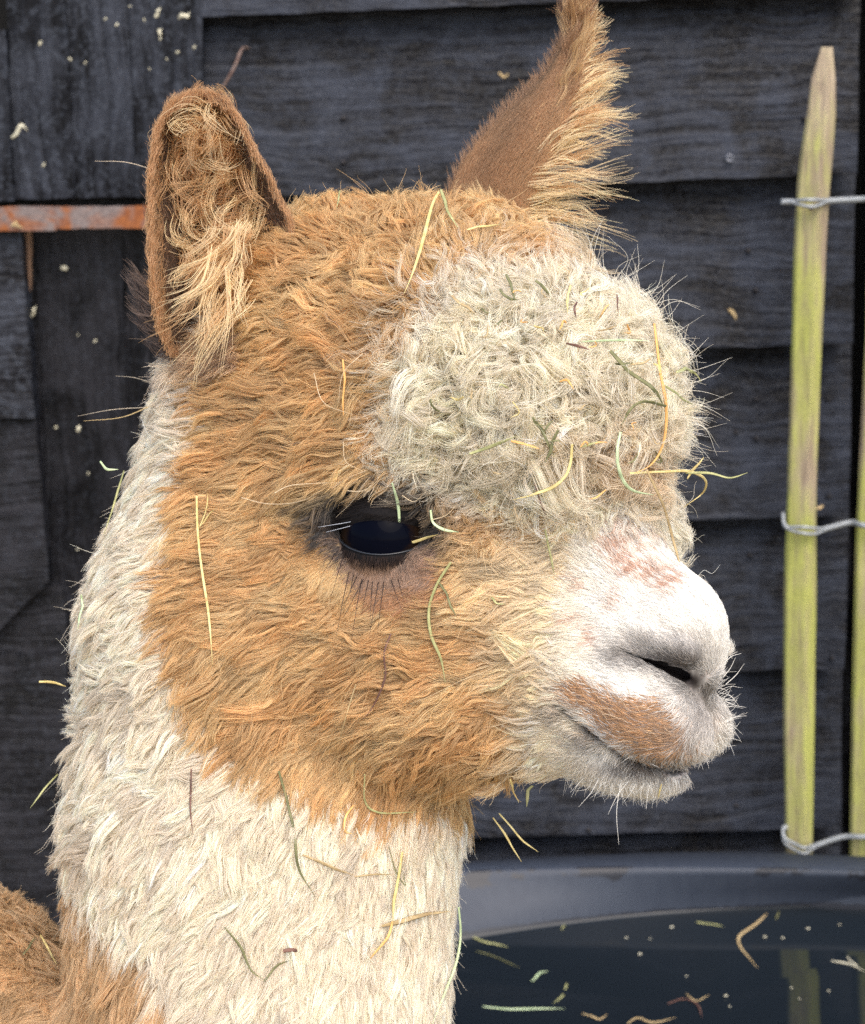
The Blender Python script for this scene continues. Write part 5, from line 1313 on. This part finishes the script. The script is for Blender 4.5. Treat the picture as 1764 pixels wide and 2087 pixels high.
for k in range(46):                         # short bits tangled in the topknot curls
    x, y = rng.uniform(880, 1360), rng.uniform(580, 1010)
    if ((x - 1120) / 270) ** 2 + ((y - 800) / 230) ** 2 > 1: continue
    a = rng.uniform(0, 3.14); ln_ = rng.uniform(14, 42); bx, by = rng.normal(size=2) * 6
    on_coat([(x - math.cos(a) * ln_ / 2, y - math.sin(a) * ln_ / 2), (x + bx, y + by), (x + math.cos(a) * ln_ / 2, y + math.sin(a) * ln_ / 2)], rng.uniform(3, 5.5), 'STGDTBO'[int(rng.integers(7))], 'short dry hay fragment tangled in the cream topknot curls', rng.uniform(-6, 5))

# long single hairs that stray over the brow and off the neck
L_ = []
def stray(pts, c, r_=.8, lift=20.0):
    sm = smooth_path([(x, y, 0) for x, y in pts], 9)[:, :2]
    dd = np.array([fur_top(x, y, lift)[0] for x, y in sm]); dd = np.convolve(np.pad(dd, 2, 'edge'), np.ones(5) / 5, 'valid')
    L_.append((np.array([q(x, y, d) for (x, y), d in zip(sm, dd)]), r_, c))
PB = lin(238, 216, 178)
for pts in ([(492, 1014), (540, 1026), (590, 1026), (630, 1015), (660, 995)], [(560, 1005), (590, 990), (640, 985), (690, 984)], [(708, 1000), (740, 1000), (780, 975), (810, 968)], [(640, 760), (660, 820), (720, 845)],
            [(700, 900), (705, 940), (740, 960)], [(830, 860), (800, 900), (790, 930)], [(740, 720), (700, 760), (690, 820)], [(820, 1010), (845, 1022), (870, 1000)], [(880, 1060), (910, 1050), (930, 1030)]): stray(pts, PB)
def free(x0, y0, x1, y1, bow, c, r_=.8):
    p0 = march(x0, y0); p1 = q(x1, y1, p0[2]); nrm = np.array([-(y1 - y0), x1 - x0, 0.0]); L_.append((np.array([p0, (p0 + p1) / 2 + nrm * bow, p1]), r_, c))
free(330, 815, 170, 858, -.08, lin(214, 186, 128), 1.2); free(300, 830, 158, 848, .03, lin(220, 205, 180)); free(320, 348, 193, 328, .06, lin(214, 196, 170), 1.1); free(310, 780, 235, 766, .05, lin(220, 205, 180)); free(320, 640, 268, 610, .05, lin(150, 126, 100)); free(330, 700, 262, 690, .05, lin(150, 126, 100))
for k in range(70):                         # pale hairs standing off the topknot
    a = rng.uniform(-75, 40); x0 = 1120 + 240 * math.cos(R(a)); y0 = 800 + 235 * math.sin(R(a)); p0 = march(x0, y0)
    ln_ = rng.uniform(60, 130); b_ = R(a + rng.normal() * 26); mid_ = p0 + np.array([math.cos(b_), math.sin(b_), rng.normal() * .4]) * ln_ * .6; b_ += rng.normal() * .7
    L_.append((np.array([p0, mid_, mid_ + np.array([math.cos(b_), math.sin(b_), rng.normal() * .4]) * ln_ * .5]), .55, lin(240, 234, 218)))
manual('stray_hair', L_, alpaca, M_FUR, 10)

# chaff stuck on the shed
FL = [(215, 38, 7), (238, 50, 8), (294, 40, 6), (327, 78, 7), (82, 88, 10), (143, 120, 8), (174, 128, 6), (362, 106, 8), (396, 96, 8), (89, 336, 9), (131, 546, 16), (194, 695, 8), (159, 683, 5), (160, 874, 14), (114, 871, 8), (5, 1054, 12), (158, 1120, 6), (180, 965, 6), (20, 830, 6), (340, 120, 5), (265, 12, 5), (305, 140, 5)]
def chaff(px, py, r_, y, mat='C'):
    c = np.array(onY(px, py, y)); r_ = r_ * .42 * y / FPX; V, F = [], []; n = 7; ph = rng.uniform(0, 6.28, n)
    for k, (rr_, dy) in enumerate(((1, 0), (.8, -r_ * .5), (.3, -r_ * .8))):
        for i in range(n):
            a = 6.283 * i / n; rad_ = r_ * rr_ * (1 + .35 * math.sin(2 * a + ph[0])); V.append(c + np.array([math.cos(a) * rad_, dy, math.sin(a) * rad_ * 1.15]))
    for j in range(2):
        for i in range(n): F.append((j * n + i, j * n + (i + 1) % n, (j + 1) * n + (i + 1) % n, (j + 1) * n + i))
    F.append(tuple(2 * n + i for i in range(n))); F.append(tuple(range(n - 1, -1, -1)))
    tag(mesh_obj('chaff_fleck', V, F, STRAW[mat], None, True), 'tiny pale chaff fleck stuck to the black shed door', 'chaff', 'chaff flecks on the door')
for x, y, r_ in FL: chaff(x, y, r_, YD - .0005 if y < 400 else YW - .008)
def wallbit(pts, w, mat, label, y): blade('hay_scrap', [np.array(onY(a, b_, y)) for a, b_ in pts], w * y / FPX, mat, label, 'hay', 'hay scraps stuck to the shed', flat=.4)
wallbit([(317, 36), (321, 25), (327, 14)], 8, 'C', 'pale husk high on the door, left of its neighbour husk', YD - .001)
wallbit([(364, 39), (375, 34), (388, 29)], 9, 'C', 'wide pale husk near the top of the door edge', YD - .001)
wallbit([(320, 72), (325, 64), (328, 56)], 8, 'C', 'pale husk above the upright ear', YD - .001)
wallbit([(22, 283), (33, 268), (45, 256), (56, 266)], 8, 'C', 'hooked pale husk on the door above the rusty strap', YD - .001)
wallbit([(61, 645), (66, 633), (72, 620)], 7, 'C', 'slanted pale husk below the rusty strap', YW - .012)
wallbit([(28, 462), (36, 455), (46, 462)], 9, 'T', 'tan flake lying on the rusty strap', YD - .010)
wallbit([(1486, 632), (1496, 640), (1500, 655)], 8, 'T', 'tan scrap on the boards ahead of the topknot', board_y(1490, 640) - .0008)
wallbit([(1015, 150), (1030, 158), (1036, 148)], 6, 'T', 'tan scrap on the top board between the ears', board_y(1025, 152) - .0008)
wallbit([(1665, 1036), (1680, 1031)], 7, 'T', 'pinkish splinter sticking out beside the paling', YW - .10)

# litter on the water
def floaty(pts, w, mat, label, group=None):
    P = [np.array(onZ(x, y, ZW + .0008)) for x, y in pts]
    blade('floating_hay', P, w * .62 / FPX * 1.35, mat, label, 'hay', 'hay floating on the trough water', flat=.12, view=(0, -.3, 1))
for pts, w, mt, lb in [
    ([(1420, 1879), (1448, 1882), (1476, 1887)], 8, 'G', 'short green straw floating near the trough wall'),
    ([(1570, 1856), (1540, 1884), (1510, 1908), (1514, 1930), (1530, 1955), (1541, 1972)], 11, 'T', 'curled tan leaf floating below the paling'),
    ([(945, 1902), (985, 1920), (1010, 1924), (1042, 1929)], 10, 'G', 'green blade floating right beside the neck'),
    ([(970, 1938), (1010, 1950), (1060, 1974)], 6, 'D', 'dim green stem in the water beside the neck'),
    ([(1086, 2002), (1098, 1986), (1117, 1982)], 9, 'M', 'small pale curved leaf on the dark water'),
    ([(1158, 2006), (1148, 2025), (1128, 2044)], 9, 'G', 'slanted green leaf on the dark water'),
    ([(984, 2051), (1060, 2055), (1152, 2057)], 9, 'M', 'straight pale green straw floating low beside the neck'),
    ([(1188, 2066), (1214, 2076), (1242, 2069)], 8, 'T', 'short tan scrap floating at the lower edge'),
    ([(1282, 2084), (1300, 2074), (1330, 2084), (1378, 2074)], 8, 'T', 'long tan twig floating at the lower edge'),
    ([(1400, 2025), (1418, 2040), (1446, 2028)], 6, 'T', 'forked tan twig floating in the middle of the water'),
    ([(1360, 2046), (1392, 2038), (1420, 2048), (1430, 2076)], 6, 'B', 'brown twig under the forked tan twig'),
    ([(1695, 1958), (1730, 1964), (1764, 1982)], 9, 'C', 'pale twig floating at the far end below the fence'),
    ([(1728, 1948), (1740, 1965), (1752, 1978)], 7, 'C', 'short pale twig crossing the far end twig'),
    ([(1588, 1856), (1585, 1866), (1582, 1876)], 6, 'D', 'tiny green sliver against the trough wall'),
    ([(1155, 1880), (1150, 1888), (1146, 1896)], 6, 'G', 'tiny green sliver at the waterline near the neck')]: floaty(pts, w, mt, lb)
for (x, y) in ((1277, 1912), (1326, 1914), (1648, 1893), (1712, 1885), (1614, 2014), (1630, 2036), (1480, 2030), (1488, 2052), (1560, 1910), (1596, 1912), (1400, 1990), (1305, 1945), (1690, 2020), (1370, 1890)):
    c = np.array(onZ(x, y, ZW + .0012)); r_ = rng.uniform(.0006, .0012); n = 6; V, F = [], []; a0 = rng.uniform(0, 6.28)
    for rr_, dz in ((1, 0), (.7, r_ * .45), (.2, r_ * .6)):
        for i in range(n): a = a0 + 6.283 * i / n; V.append(c + np.array([math.cos(a) * r_ * rr_ * 1.3, math.sin(a) * r_ * rr_ * .9, dz]))
    for j in range(2):
        for i in range(n): F.append((j * n + i, j * n + (i + 1) % n, (j + 1) * n + (i + 1) % n, (j + 1) * n + i))
    F.append(tuple(2 * n + i for i in range(n)))
    tag(mesh_obj('floating_chaff', V, F, STRAW['C'], None, True), 'tiny pale chaff speck floating on the trough water', 'chaff', 'chaff specks on the water')
print('hay %.1f' % (time.time() - T0))
print('SCRIPT TIME %.1f' % (time.time() - T0))
